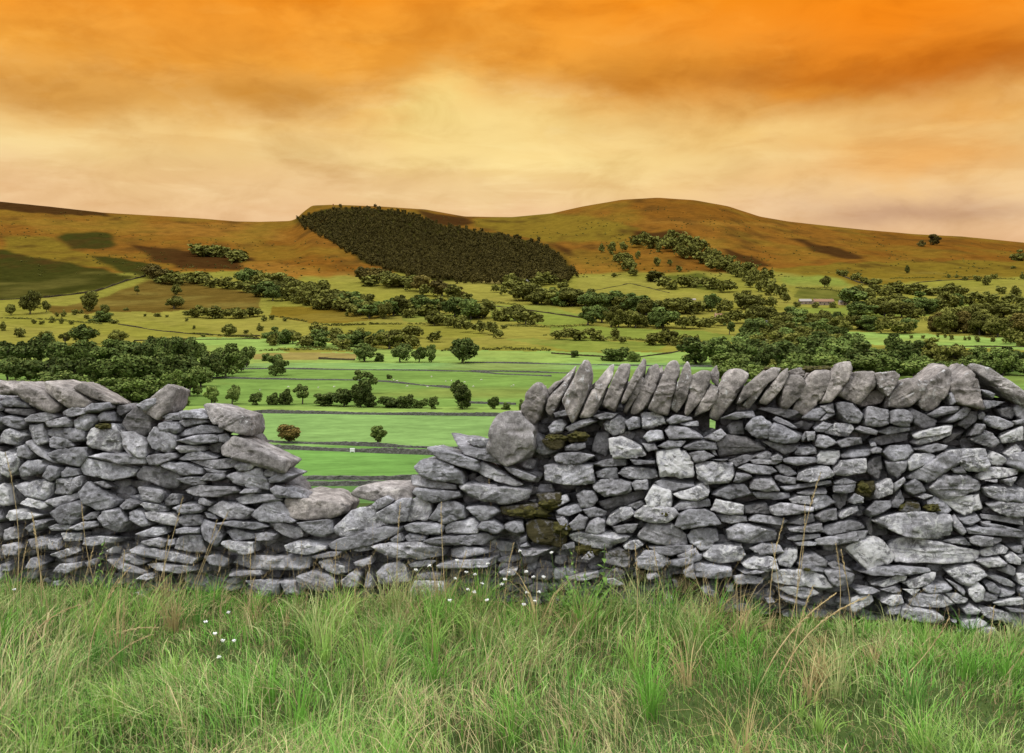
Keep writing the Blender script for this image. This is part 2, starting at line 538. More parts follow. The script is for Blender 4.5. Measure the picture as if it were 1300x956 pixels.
m_land, nb, bs = material('land_cover')
at_ = nb.n('ShaderNodeAttribute', attribute_name='cover')
geo = nb.n('ShaderNodeNewGeometry')
pos = geo.outputs['Position']
g1 = nb.noise(pos, 0.35, 5, 0.65)
g2 = nb.noise(pos, 0.045, 4, 0.6)
g3 = nb.noise(pos, 6.0, 4, 0.7)
mpg = nb.n('ShaderNodeMapping')
nb.put(mpg.inputs[0], pos)
mpg.inputs['Scale'].default_value = (0.6, 1.0, 2.4)
g4 = nb.noise(mpg.outputs[0], 0.13, 6, 0.72, 0.3)
v = nb.m('ADD', nb.m('MULTIPLY', g1, 0.5), nb.m('ADD', nb.m('MULTIPLY', g2, 0.8), nb.m('ADD', nb.m('MULTIPLY', g3, 0.3), nb.m('MULTIPLY', nb.m('SUBTRACT', g4, 0.5), 1.5))))
sc_ = nb.m('ADD', 0.28, nb.m('MULTIPLY', v, 0.9))
cc = nb.n('ShaderNodeVectorMath', operation='SCALE')
nb.put(cc.inputs[0], at_.outputs['Color'])
nb.put(cc.inputs['Scale'], sc_)
nb.put(bs.inputs['Base Color'], cc.outputs[0])
bs.inputs['Roughness'].default_value = 1.0
bs.inputs['Specular IOR Level'].default_value = 0.0

nr, ncl = Xg.shape
idx = np.arange(nr * ncl).reshape(nr, ncl)
quads = np.stack([idx[:-1, :-1], idx[:-1, 1:], idx[1:, 1:], idx[1:, :-1]], -1).reshape(-1, 4)
land = mesh_np('terrain', np.stack([Xg, Yg, Zg], -1).reshape(-1, 3), quads, m_land, True, {'cover': C.reshape(-1, 3)})
tag(land, 'grassy bank falling to green fields and rising to brown moorland hills', 'terrain', kind='structure')

# ================================================================ STONE MATERIAL
m_stone, nb, bs = material('limestone')
at_ = nb.n('ShaderNodeAttribute', attribute_name='st')      # r brightness, g lichen, b moss, a warmth
sp = nb.n('ShaderNodeSeparateColor')
nb.put(sp.inputs[0], at_.outputs['Color'])
br, li, mo = sp.outputs
wm = at_.outputs['Alpha']
gg = nb.n('ShaderNodeNewGeometry')
pos = gg.outputs['Position']
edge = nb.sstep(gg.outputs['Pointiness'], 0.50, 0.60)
pit = nb.sstep(gg.outputs['Pointiness'], 0.50, 0.42)
big = nb.noise(pos, 9, 5, 0.6)
med = nb.noise(pos, 34, 6, 0.7, 0.4)
fin = nb.noise(pos, 150, 4, 0.75)
grey = nb.ramp(nb.m('ADD', nb.m('MULTIPLY', big, 0.55), nb.m('MULTIPLY', med, 0.45)),
               [(0.32, (0.055, 0.054, 0.057)), (0.44, (0.163, 0.163, 0.174)), (0.55, (0.306, 0.307, 0.332)), (0.67, (0.57, 0.575, 0.615))])
warm = nb.mix(1.0, grey, (1.10, 1.0, 0.86), 'MULTIPLY')
colr = nb.mix(wm, grey, warm)
colr = nb.mix(1.0, colr, nb.ramp(fin, [(0.25, (0.68, 0.68, 0.68)), (0.5, (1, 1, 1)), (0.78, (1.28, 1.28, 1.28))]), 'MULTIPLY')
vs = nb.n('ShaderNodeVectorMath', operation='SCALE')
nb.put(vs.inputs[0], colr)
nb.put(vs.inputs['Scale'], br)
colr = vs.outputs[0]
# crusts of pale lichen, widened on convex edges to paint in bright edge highlights
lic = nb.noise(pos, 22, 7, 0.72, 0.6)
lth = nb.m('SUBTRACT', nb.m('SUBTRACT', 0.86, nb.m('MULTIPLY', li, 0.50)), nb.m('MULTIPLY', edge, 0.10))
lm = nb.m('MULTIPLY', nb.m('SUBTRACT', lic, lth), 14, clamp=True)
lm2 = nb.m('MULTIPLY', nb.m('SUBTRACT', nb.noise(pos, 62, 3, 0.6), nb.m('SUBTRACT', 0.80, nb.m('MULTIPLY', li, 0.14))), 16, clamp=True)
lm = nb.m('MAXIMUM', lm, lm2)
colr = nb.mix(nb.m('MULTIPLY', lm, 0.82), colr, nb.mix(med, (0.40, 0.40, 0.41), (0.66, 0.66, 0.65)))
# black lichen spots
bsn = nb.noise(pos, 27, 5, 0.65, 0.5)
bm = nb.m('MULTIPLY', nb.m('SUBTRACT', bsn, 0.64), 12, clamp=True)
colr = nb.mix(nb.m('MULTIPLY', bm, 0.75), colr, (0.045, 0.040, 0.034))
# moss
mn = nb.noise(pos, 16, 6, 0.7)
mth = nb.m('SUBTRACT', 0.92, nb.m('MULTIPLY', mo, 0.62))
mm = nb.m('MULTIPLY', nb.m('SUBTRACT', mn, mth), 9, clamp=True)
colr = nb.mix(mm, colr, nb.mix(fin, (0.016, 0.014, 0.006), (0.060, 0.050, 0.014)))
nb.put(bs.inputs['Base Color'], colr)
bs.inputs['Roughness'].default_value = 0.86
bs.inputs['Specular IOR Level'].default_value = 0.28
bp = nb.n('ShaderNodeBump')
bp.inputs['Strength'].default_value = 0.9
bp.inputs['Distance'].default_value = 0.016
hgt = nb.m('ADD', nb.m('ADD', nb.m('MULTIPLY', med, 0.8), nb.m('MULTIPLY', fin, 0.35)), nb.m('MULTIPLY', lm, 0.12))
nb.put(bp.inputs['Height'], hgt)
nb.put(bs.inputs['Normal'], bp.outputs[0])

# ================================================================ DRY STONE WALL
# front face: a plane through these two ground points, leaning back a little (batter)
WA = Vector((-2.975, 5.95, 0.0))
WB = Vector((2.565, 5.13, 0.0))
WU = (WB - WA).normalized()
WN = Vector((WU.y, -WU.x, 0.0))           # towards the camera
if WN.y > 0: WN = -WN
BATTER = 0.07
PN = (WN + Vector((0, 0, BATTER))).normalized()   # plane normal
WZ = PN.cross(WU)
if WZ.z < 0: WZ = -WZ
EYEV = Vector((0, 0, EYE))


def wall_uv(px, py):
    d = Vector(((px - 650) / F, 1.0, (HZ - py) / F))
    tt = (WA - EYEV).dot(PN) / d.dot(PN)
    p = EYEV + d * tt - WA
    return p.dot(WU), p.dot(WZ)


def wall_pt(u, w, n=0.0):
    return WA + WU * u + WZ * w + PN * n


CROPS = {}


def crop(key, x0, y0, s, text):
    out = []
    for line in text.strip().splitlines():
        line = line.strip()
        if not line: continue
        t_, rest = line.split(' ', 1)
        pts = [tuple(float(q) for q in p.split(',')) for p in rest.split()]
        out.append((t_, [(x0 + a / s, y0 + b_ / s) for a, b_ in pts]))
    CROPS[key] = out


crop('A', 0, 470, 6.5, '''
c 0,85 60,120 90,150 60,190 0,205 -60,180 -60,100
c 90,170 165,95 250,135 380,205 470,290 440,350 330,320 200,230
c 355,90 420,105 600,170 730,260 690,300 540,310 470,260 370,180
c 590,140 655,100 760,160 850,215 950,265 930,280 830,260 700,210 610,165
g 0,235 110,232 190,270 215,310 0,300 -60,280
d 0,315 215,318 240,350 200,380 80,370 0,345
g 200,400 250,365 390,338 455,385 370,430 210,430
g 370,430 520,385 565,420 550,470 400,465
g 490,345 600,300 700,310 690,350 560,385 500,370
g 705,310 760,275 890,265 905,310 800,345 710,350
d 910,290 1000,290 1040,330 960,380 910,350
g 575,430 660,350 750,375 775,415 680,500 590,470
g 785,385 840,340 895,355 910,420 820,430
g 0,385 60,378 180,410 190,450 150,490 0,430 -40,410
w 0,560 40,495 90,475 190,540 120,620 0,595
w 230,460 335,445 350,530 375,590 300,620 250,550
g 360,500 420,480 640,485 665,520 655,580 580,595 370,540
g 385,570 420,550 540,570 575,630 470,655 400,640
W 680,590 720,500 800,450 920,450 975,520 970,640 930,680 760,660 690,630
d 960,440 1060,310 1160,305 1210,400 1200,500 1150,545 1010,500
w 985,520 1080,510 1160,560 1200,600 1180,710 1060,690 990,620
g 200,590 250,580 340,660 440,770 330,720 230,640
g 140,630 200,610 265,690 240,735 150,710
g 380,690 520,650 680,640 690,720 620,800 500,780 400,720
w 715,715 830,685 1000,690 1180,740 1170,775 980,775 820,735
W -60,720 0,670 130,690 155,760 120,830 60,880 0,850
g 160,810 230,745 330,740 370,790 340,850 170,880
g 340,880 390,785 480,815 470,870 400,920
g 480,850 520,800 610,820 620,870 490,890
w 625,830 690,735 790,740 950,770 1090,820 1050,880 880,915 760,880 660,870
g 1190,710 1300,690 1380,740 1260,790 1195,770
g 1100,285 1180,245 1290,220 1270,290 1205,340
''')
crop('Z', 0, 440, 3.985, '''
l1 740,345 700,310 770,285 795,250 835,192 880,215 850,325 785,372
''')
crop('C', 180, 500, 6.5, '''
g 120,250 170,230 280,235 305,285 270,330 130,305
g 140,190 220,160 285,165 310,215 190,215
g 295,150 350,135 460,150 530,190 520,210 320,200
g 290,235 330,215 480,200 525,235 430,250 340,275
l2 480,95 520,80 700,140 860,185 850,230 880,295 850,345 720,305 600,245 540,200
g 270,345 350,290 480,260 640,280 620,325 480,335 330,355
g 285,385 420,345 560,335 620,365 600,400 420,420
g 600,350 680,335 720,375 690,415 620,400
g 25,370 80,275 130,310 270,350 260,440 190,490 60,450
w 255,450 300,425 360,430 480,435 490,470 290,490
d 510,450 545,415 640,400 615,485 540,485
l6 640,450 690,410 740,350 830,370 930,450 1080,500 1210,550 1200,600 1150,645 960,580 760,520 660,500
g 20,530 100,500 250,490 275,530 130,590 50,590
g 270,545 340,500 480,478 605,530 500,550 330,555
g 145,595 230,565 360,580 480,620 495,665 380,680 240,640
w 380,565 560,545 760,540 830,580 740,610 600,625 480,590
g 760,600 830,565 930,580 900,620 790,640
g 495,610 580,630 680,640 670,655 540,650
d 0,600 130,605 290,690 240,780 200,800 0,735 -70,680
g 285,705 400,685 480,690 505,750 400,755 330,735
g 485,690 520,655 660,655 680,695 600,725 500,720
w 680,690 800,640 960,610 1010,700 1010,790 880,780 720,730
g 1000,640 1040,610 1120,650 1060,690 1010,690
g 1030,710 1120,650 1220,680 1130,730 1040,740
g 340,800 420,760 620,770 750,775 780,815 650,850 480,850 360,815
g 790,825 840,785 950,785 950,825 830,835
g 750,880 900,830 1080,840 1150,880 980,900 800,920
g 1060,790 1100,760 1180,780 1300,830 1310,860 1150,860 1080,830
w -60,780 0,790 140,800 160,830 140,895 70,895 0,880
g 170,880 220,830 280,840 290,910 170,930
g 465,870 500,860 570,900 560,925 470,910
''')
crop('D', 180, 625, 6.5, '''
w 0,95 100,105 170,125 175,165 60,165 0,140
g 255,130 300,108 450,110 490,140 470,170 330,180
w 520,150 640,75 760,100 905,160 830,230 680,230 590,190
g 885,190 960,120 1110,65 1170,120 1250,245 1050,255 950,240
w -20,180 60,160 240,185 290,230 270,290 130,250 0,215
g 290,210 330,190 470,195 485,260 340,280 295,260
g 475,290 500,235 600,270 660,360 600,450 520,400
g 490,170 580,190 600,230 520,215
g 620,260 720,240 950,255 1030,290 900,320 700,290
w 660,330 750,305 890,350 900,390 800,405 720,380
g 1030,270 1150,260 1290,310 1310,370 1240,390 1080,320
g 905,350 1010,335 1080,360 1060,405 920,410
w -80,350 60,295 170,295 180,345 80,370 0,370
w -20,410 120,375 190,410 170,455 60,445 0,430
w 195,400 250,390 260,440 200,460
w 255,460 280,390 370,350 460,360 480,420 510,500 380,500
g 270,310 340,290 465,300 460,345 290,350
w 660,430 690,405 820,420 910,420 910,500 800,520 700,480
w -100,470 0,455 150,475 300,510 420,550 380,600 200,580 80,560 -60,520
w 20,610 170,595 380,620 400,660 300,680 100,650
g 490,540 600,520 690,560 670,620 540,600
w 720,600 760,535 900,540 1100,545 1300,545 1300,640 1100,640 850,625
w 690,690 780,660 960,650 970,690 760,720
w 860,740 1010,725 1130,750 1110,850 1020,870 920,820
w 1130,740 1260,735 1300,850 1180,850
w 0,690 60,680 90,710 30,730
''')
crop('E', 360, 600, 6.5, '''
c 0,225 60,200 250,230 430,240 500,290 480,340 380,385 230,400 100,380 0,330
g -10,120 60,125 150,160 165,215 60,210 0,190
l4 550,175 600,125 640,120 800,165 970,130 1030,165 1040,220 900,230 800,260 720,250 620,225
g 720,270 760,230 850,190 900,230 860,270 760,310
w 760,330 860,270 940,225 1050,230 1010,400 900,420 820,410
w 1010,300 1050,230 1130,210 1200,260 1210,330 1170,395 1020,400
w 395,465 530,330 650,290 720,285 740,370 840,430 620,500 560,540 450,520
g 115,420 380,390 400,500 330,535 200,500
d 0,430 90,430 165,510 130,555 0,525
g -60,350 0,335 90,400 60,420 -20,410
W 10,600 120,570 210,580 350,600 340,640 210,680 40,655
g 370,590 450,550 620,520 830,445 960,460 930,510 740,590 500,640 390,630
g 1005,440 1050,420 1230,415 1310,440 1290,510 1150,510 1020,480
g 985,540 1030,510 1160,530 1160,565 1010,570
g 880,550 960,500 990,560 900,575
w 725,620 860,585 1100,575 1200,610 1320,630 1300,690 1080,720 900,700 780,660
g 540,640 640,610 720,605 720,640 600,660
g 230,690 350,660 480,650 440,690 300,710
g 0,700 200,700 200,790 120,810 0,800
w 280,740 360,710 500,780 510,830 430,840 300,780
w 585,740 640,720 710,700 725,750 650,775 600,770
g 110,850 220,820 360,840 430,900 400,980 140,980
w 770,820 830,765 950,740 1000,790 1030,900 920,930 800,910
g 1015,760 1100,735 1240,740 1200,780 1040,790
g 1090,850 1180,830 1300,840 1290,890 1110,890
w 460,900 560,820 620,850 600,950 480,960
g 690,810 740,880 740,950 660,950
''')
crop('F', 520, 500, 6.5, '''
l3 675,260 720,185 800,150 900,148 980,250 1030,280 1030,440 990,510 830,590 800,585 650,450 665,350
g 380,415 480,440 640,450 780,585 620,555 500,520 430,490
w 470,400 520,375 650,375 640,450 540,440
g 155,450 200,435 370,490 560,550 570,590 520,635 400,600 250,540
g 45,600 110,545 240,540 400,620 440,680 430,750 280,730 110,690
g 0,680 100,690 250,730 365,755 365,795 200,790 0,745
g 35,820 60,775 270,800 400,810 410,850 330,880 220,890 100,870
w 525,620 590,560 700,640 830,690 920,750 850,765 720,730 600,680
g 780,605 860,615 1040,690 1020,720 950,710 860,665
d 515,710 570,680 650,720 620,760 560,745
w 405,780 460,740 520,735 680,790 980,790 960,860 800,905 560,885 460,840
''')
crop('G', 520, 625, 6.5, '''
g 150,220 230,110 290,85 390,95 440,130 450,210 330,240 270,260
g 450,130 560,115 690,125 740,165 680,210 570,240
w 275,290 330,250 520,222 560,260 545,350 300,350
g 560,290 590,245 690,235 780,300 700,350 590,320
g 780,270 850,245 930,260 940,330 880,345 800,320
g 130,410 240,365 400,365 600,345 680,380 600,440 420,425 200,440
m 955,280 1010,240 1060,230 1220,260 1290,350 1280,440 1180,460 1040,430 975,380
g 1205,200 1270,195 1310,270 1290,310 1230,260
w 335,480 420,455 600,470 640,510 440,550 340,540
w 230,600 400,560 660,555 640,620 400,640 260,640
W 0,830 40,740 290,745 290,850 220,870 20,870
w 890,480 1000,475 1150,480 1050,530 950,540
g 900,380 960,360 960,410 900,430
mr 740,130 1020,100 1150,150 950,230 760,190
mr 1040,20 1240,10 1240,100 1100,110
w 1150,80 1290,20 1310,80 1220,130
g 910,440 960,420 980,450 920,460
w 740,660 880,640 860,690 760,690
''')
crop('H', 640, 450, 6.5, '''
c 140,450 200,300 290,225 320,260 350,350 290,500 260,560 210,570 170,520
c 340,460 370,350 440,290 535,200 515,290 440,420 390,510
cb 340,310 420,230 470,215 400,290 360,340
c 480,380 530,260 600,130 660,45 700,80 720,170 680,330 620,470 570,560 500,450
c 620,510 690,350 760,230 860,100 905,85 890,180 800,390 740,500 650,520
cb 670,290 750,220 755,240 690,310
c 805,410 890,250 950,90 1000,75 1040,90 1025,200 960,330 910,470 840,440
c 965,400 1040,230 1140,40 1170,50 1160,140 1080,280 1000,400
c 980,470 1060,310 1130,180 1150,200 1080,380 1010,480
c 1040,480 1140,250 1190,110 1250,85 1270,110 1270,250 1200,410 1110,490
g 410,485 530,455 525,500 430,515
w 360,600 400,555 480,535 510,580 470,640 385,655
g 500,605 590,560 700,525 760,555 650,600 540,635
g 735,510 840,480 930,490 900,520 800,535
w 820,580 860,540 950,505 1010,550 985,650 900,670 840,630
g 1000,560 1070,515 1110,520 1115,600 1030,625
w 1130,490 1200,475 1300,510 1330,570 1200,610 1140,605
m 310,710 380,680 490,710 480,770 400,790 330,750
g 500,760 560,740 660,735 665,770 600,795 510,795
mr 510,680 600,640 690,660 670,720 540,730
d 720,740 760,645 850,650 870,740 830,850 720,810
W 870,700 960,680 1050,720 1130,760 1170,830 1080,860 890,860 930,790
g 1150,680 1200,630 1300,630 1320,700 1200,725
g 1130,730 1240,735 1265,780 1180,800
g 420,850 460,815 620,810 740,840 640,900 500,910 430,890
dr 250,650 290,660 310,800 450,800 320,840 250,810
g 725,910 850,870 1000,870 1000,920 800,935
g 1040,870 1240,880 1240,905 1080,915
''')
crop('I', 700, 560, 6.5, '''
w -45,200 60,190 240,190 330,195 340,340 240,365 60,355 -40,330
g 365,260 440,225 540,235 545,310 380,300
w 550,270 600,220 720,215 850,235 870,290 760,315 620,310
W 870,90 1000,65 1100,70 1160,180 1180,270 1160,300 910,305 880,200
g 340,370 400,325 500,310 650,345 650,410 560,450 440,465 360,420
g 660,355 700,325 795,325 800,400 690,405
g 200,440 260,410 350,420 380,490 320,550 240,545
d 370,520 500,480 650,440 740,415 765,480 600,545 440,580
g 41,575 120,540 210,525 250,580 150,620 60,610
g 255,570 350,550 450,590 430,620 310,635
W 780,500 810,420 840,365 990,410 990,540 900,560 790,530
g 850,350 920,320 1180,360 1150,390 1000,420 880,370
W 1005,440 1100,430 1230,365 1300,420 1290,460 1200,495 1060,475
g 1010,550 1080,500 1200,490 1300,485 1310,540 1150,565 1040,580
w 685,600 760,540 900,565 1000,560 1045,620 960,675 800,670 700,640
g 1025,690 1060,600 1120,565 1260,565 1340,600 1400,690 1200,715 1080,720
w 450,690 470,630 560,560 650,545 690,600 600,660 500,705
g 145,690 230,610 300,640 280,720 170,740
g 275,745 310,670 380,630 440,660 435,750 360,775
g 35,640 90,615 130,660 130,740 80,710
w 145,780 230,745 400,770 560,770 635,790 600,830 490,885 330,880 180,820
g 510,710 620,690 715,685 670,760 540,760
w 590,870 640,830 720,820 760,860 700,900 610,895
w 720,790 790,690 1000,685 1100,770 1120,860 1040,875 880,860 760,830
g 1130,790 1170,740 1300,725 1340,760 1330,900 1240,910 1150,850
g 800,880 900,870 1150,870 1160,910 1000,950 880,930
w 60,870 180,840 190,890 80,905
g 620,540 740,500 765,530 700,570
''')
crop('J', 700, 660, 6.5, '''
w 690,340 760,265 860,265 970,330 960,380 860,425 720,400
g 980,340 1100,310 1240,290 1240,330 1080,390 990,380
g 1040,295 1170,240 1190,280 1160,310 1050,315
w 1085,420 1150,370 1170,355 1190,490 1100,460
mr 440,290 560,235 640,260 650,380 560,400 440,370
mr 440,430 550,400 600,440 590,510 460,500
W 440,490 510,485 600,540 500,550
w 300,270 345,265 355,310 300,340 240,330
w 130,490 220,460 380,430 380,470 220,505
w 790,450 860,440 900,470 800,500
mr 1000,500 1210,480 1220,600 1050,620
w 930,650 990,635 1000,690 940,700
m 700,440 760,430 790,520 700,520
''')
crop('K', 820, 450, 6.5, '''
cb 100,160 140,130 165,250 120,330 90,300 110,230
c 20,440 120,280 180,80 230,55 275,70 280,150 250,280 200,420 180,495 100,490
c 205,440 280,230 300,130 335,65 360,90 375,210 340,360 260,470
c 320,480 350,340 370,190 470,135 540,150 535,210 490,330 350,500
cb 540,150 575,100 610,150 605,260 560,230
c 490,330 540,240 600,280 590,370 520,460 400,510 420,440
c 530,510 600,380 620,220 700,125 790,130 850,165 830,230 760,330 680,440 600,540
c 755,390 800,280 920,180 1040,110 1110,115 1080,190 980,200 880,310 770,410
c 800,420 900,280 980,190 1040,190 960,310 860,445
c 940,390 1010,270 1090,170 1170,115 1170,190 1090,330 1010,410
c 1110,380 1150,230 1200,170 1290,180 1330,250 1290,330 1180,445 1130,440
cb 1180,140 1290,105 1330,120 1330,180 1200,170
g 175,540 230,500 370,520 380,545 210,580
g 280,575 420,550 425,590 330,590
g 160,630 200,590 340,600 430,650 465,690 330,690 200,700
g 95,760 180,715 330,715 290,760 180,780
g 310,765 440,705 580,730 590,780 480,790 360,790
g 350,820 450,795 570,840 470,880 400,890
g 480,690 620,610 660,660 590,715
d 590,740 680,665 800,680 870,690 1000,790 800,810 660,850 600,830
g 640,520 740,480 890,465 900,510 780,530
d 680,600 720,550 810,555 820,660 700,665
g 830,600 880,530 950,510 1040,580 1010,690 920,690 850,640
g 1010,650 1060,570 1140,590 1290,670 1240,730 1130,740 1020,710
g 1060,540 1090,515 1190,560 1260,605 1210,615 1100,570
d 930,450 1000,435 1150,470 1240,460 1265,485 1190,530 1050,490
g 965,720 1020,715 1180,750 1270,760 1230,800 1150,830 1070,790
g 550,870 680,865 650,885
g 680,880 800,840 900,850 820,900 740,930
g 905,840 1000,800 1040,820 1020,870 920,870
g 870,880 930,870 1110,885 1060,915 900,910
g 1030,850 1090,825 1130,850 1120,875 1050,880
g 540,790 570,790 595,840 560,830
''')
crop('L', 880, 570, 6.5, '''
W 25,150 60,115 330,120 345,220 310,270 100,295 45,250
g 370,160 450,125 650,150 695,190 640,215 480,205
g 740,90 800,70 1000,70 1020,110 880,135 760,110
w 845,40 890,0 1010,0 1020,40 900,55
W 1025,60 1060,20 1210,20 1215,80 1180,135 1030,120
g 685,150 740,130 800,155 865,210 790,230 720,200
g 335,270 360,200 430,200 490,240 400,280
g 675,230 720,220 850,240 840,300 760,290 690,260
w 860,260 870,200 960,160 1110,145 1160,200 1110,240 960,275
g 470,300 510,245 650,245 690,310 720,350 600,350 480,330
g 730,320 900,310 1140,265 1150,290 950,330 780,355
g 230,350 270,310 430,305 490,380 380,410 260,405 160,380
g 500,365 620,360 800,375 810,405 700,425 540,410
g 860,365 930,345 1105,345 1100,370 930,385
w 800,420 860,390 960,390 975,465 830,455
g 975,430 1010,380 1110,390 1190,450 1090,490 1000,520
w 150,510 200,420 410,465 410,540 270,540
d 420,480 500,470 610,455 650,550 440,540
w 640,480 740,450 990,490 980,520 870,540 700,555 650,530
g 200,560 300,545 440,570 450,605 330,625 240,610
w 465,590 520,550 700,570 790,600 720,640 560,620
g 790,620 900,555 990,535 1010,600 880,635
g 1000,560 1080,510 1190,500 1195,585 1060,610
w 790,660 900,640 1060,610 1070,680 930,695 820,690
g 1060,690 1110,640 1300,590 1390,620 1430,660 1140,720
g 785,750 870,715 1060,710 1050,735 850,765
w 850,780 960,765 1025,780 1000,800 860,800
g 1020,750 1200,730 1350,690 1370,760 1160,800 1030,800
w 280,680 380,620 540,640 680,680 690,760 480,800 300,760
g 0,680 80,655 190,670 220,760 80,850 0,800
W 80,880 150,800 400,800 430,870 380,930 240,955 120,920
w 480,830 580,790 700,800 740,860 560,880
W 400,950 500,900 620,890 690,930 700,1000 580,1010 440,980
W 780,840 870,830 870,890 800,990 720,970 700,920
g 870,960 930,880 1010,870 1110,930 1100,980 990,970
g 870,950 1000,950 1100,1000 1080,1030 900,1000
''')
crop('N', 880, 680, 6.5, '''
w -40,250 40,225 120,260 230,250 310,270 320,340 200,365 60,350 -40,300
w 0,120 20,105 70,180 60,215 0,220
w 410,310 500,285 590,300 560,315 450,320
g 330,345 420,330 580,360 570,405 360,410
W 655,330 720,295 830,290 940,350 1000,290 1080,330 1130,390 1170,435 1050,440 880,390 690,400 670,370
W 700,440 850,425 990,450 1050,490 960,525 860,520 780,490
g 1090,300 1200,280 1320,320 1300,400 1190,420 1130,370
g 1110,240 1180,220 1310,290 1300,310 1150,270
w 600,530 650,520 680,560 620,570
w 60,440 130,420 210,490 190,530 100,500
g 270,420 330,410 340,470 280,470
g 720,510 800,540 950,560 940,600 780,560
''')
crop('M', 1060, 570, 6.5, '''
w 0,175 60,100 150,90 255,80 260,150 240,200 120,220 20,205
g 60,60 130,10 340,0 300,50 150,80 70,80
d 270,130 330,80 395,65 405,160 370,250 290,200
g 425,110 520,120 600,90 590,170 520,240 450,180
g 410,30 470,-20 620,-30 650,20 600,70 470,100
w 600,100 650,45 790,35 830,70 800,110 690,150 620,185
w 600,240 700,160 830,70 950,20 1030,90 1010,140 880,200 790,275 690,240
w 930,20 1100,0 1250,20 1275,120 1220,190 1100,180 1020,80
g 960,160 1050,150 1095,205 1000,200
w 760,330 900,210 1100,210 1220,290 1210,350 1120,380 900,425 850,370
g 580,300 670,250 720,280 760,355 660,385 600,350
g 490,290 570,235 590,265 500,360
w 330,380 350,300 460,250 490,320 480,380 350,420
m 170,340 200,290 330,270 340,330 300,400 190,380
g 0,280 80,240 180,275 160,295 20,300
g 0,310 180,295 165,350 80,370 0,360
w 130,410 170,370 235,400 230,440 140,450
d 0,390 130,380 110,460 60,520 20,480
w 40,560 90,510 190,475 200,510 60,580
g 475,440 550,340 580,440 530,490 480,490
g 270,510 340,440 450,435 460,490 370,540 310,570
m 540,510 600,440 700,450 700,510 580,530
g 770,440 830,400 900,430 985,510 940,545 800,530
w 690,400 750,370 815,390 740,420
W 890,425 1000,430 1210,380 1230,500 1090,560 980,490
w 330,600 380,570 500,540 620,520 720,530 950,550 975,715 800,745 660,730 500,680 420,650
g 965,570 1000,550 1090,670 1060,715 980,640
g 1040,580 1190,550 1215,590 1130,640 1070,620
g 0,720 140,690 275,680 250,730 0,790
d 265,600 315,575 325,730 300,720
W 100,830 220,745 380,740 460,820 510,890 500,920 420,960 300,1030 200,940
W 470,800 560,755 700,745 830,790 1100,830 1190,850 1210,890 1150,940 900,950 660,950 530,950 500,860
g 900,770 1000,745 1080,735 1140,800 1050,790
g 1100,670 1200,640 1300,690 1200,700
g 1110,740 1180,715 1300,730 1300,800 1210,810 1130,780
g 1220,610 1300,600 1310,650 1230,640
''')
crop('O', 1000, 450, 6.5, '''
c 180,180 240,135 330,130 410,180 380,260 270,400 160,500 60,450 120,330
c 390,90 520,70 535,120 500,210 400,320 360,390 280,400 390,240
c 420,330 520,210 560,150 720,145 740,230 660,300 580,405 500,360
c 720,160 890,145 930,180 910,230 830,345 760,280 740,220
cb 600,390 690,310 780,290 830,350 800,400 640,440
c 850,330 960,225 1070,200 1150,250 1150,320 1000,440 830,440
g 130,520 220,450 300,440 320,480 260,540
g 260,550 320,490 405,495 330,540
g 280,430 380,405 390,480 330,475
g 405,410 470,390 560,405 640,500 600,565 490,560 430,500
g 640,560 660,440 720,435 830,460 835,570 770,600 650,590
g 850,480 900,460 980,465 1030,520 1010,590 940,590 850,560
d 1010,470 1050,445 1250,545 1230,590 1130,610 1050,560
w 320,645 410,570 540,580 560,610 500,680 380,665
g 225,610 290,555 380,580 300,640 250,635
d 60,580 130,555 230,580 180,625 90,610
g 560,620 600,590 740,630 730,665 620,650
g 750,640 860,595 1020,610 1010,635 850,665
d 700,710 860,660 1020,665 1010,720 800,760 740,740
g 115,700 150,640 160,690 130,720
g 155,640 230,640 225,710 170,715
g 235,720 260,665 340,680 410,730 300,775 240,760
g 420,720 520,685 610,690 620,735 450,765
g 65,820 90,765 230,765 245,800 150,835
g 690,790 730,765 790,780 780,815 710,820
g 690,735 730,720 740,755 700,760
''')
crop('P', 1140, 450, 8.125, '''
c 290,300 480,150 570,155 580,260 520,430 400,560 330,585 220,520 290,420
c 560,300 680,200 775,155 800,270 850,400 880,580 740,500 610,500 570,400
l5 750,105 820,95 960,140 1080,230 1300,370 1330,540 1230,500 1050,340 900,220 790,170
g 850,360 930,370 1010,410 990,455 890,410
g 890,470 1130,490 900,575 870,520
g 530,400 560,390 610,490 560,520
g 330,620 470,540 640,535 620,590 480,630 380,650
g 510,690 600,620 700,535 760,570 720,640 580,700
d 640,720 760,580 840,590 820,700 740,770
g 840,620 880,590 910,620 890,670 850,670
w 890,670 950,630 1060,650 1190,700 1170,750 1080,780 980,750
d 1050,570 1180,540 1250,600 1210,670 1100,640
w 1200,690 1320,670 1320,710 1240,725
W 1100,830 1200,780 1320,740 1320,890 1110,920 1080,870
w 770,880 920,780 1000,820 1070,910 1000,960 880,930
g 750,840 820,720 890,720 900,760 830,830
W 165,830 300,780 480,740 580,735 550,800 400,830 200,870
W 190,920 240,880 400,860 560,790 545,840 380,900 240,935
d 480,900 600,800 740,790 640,860 520,920
''')
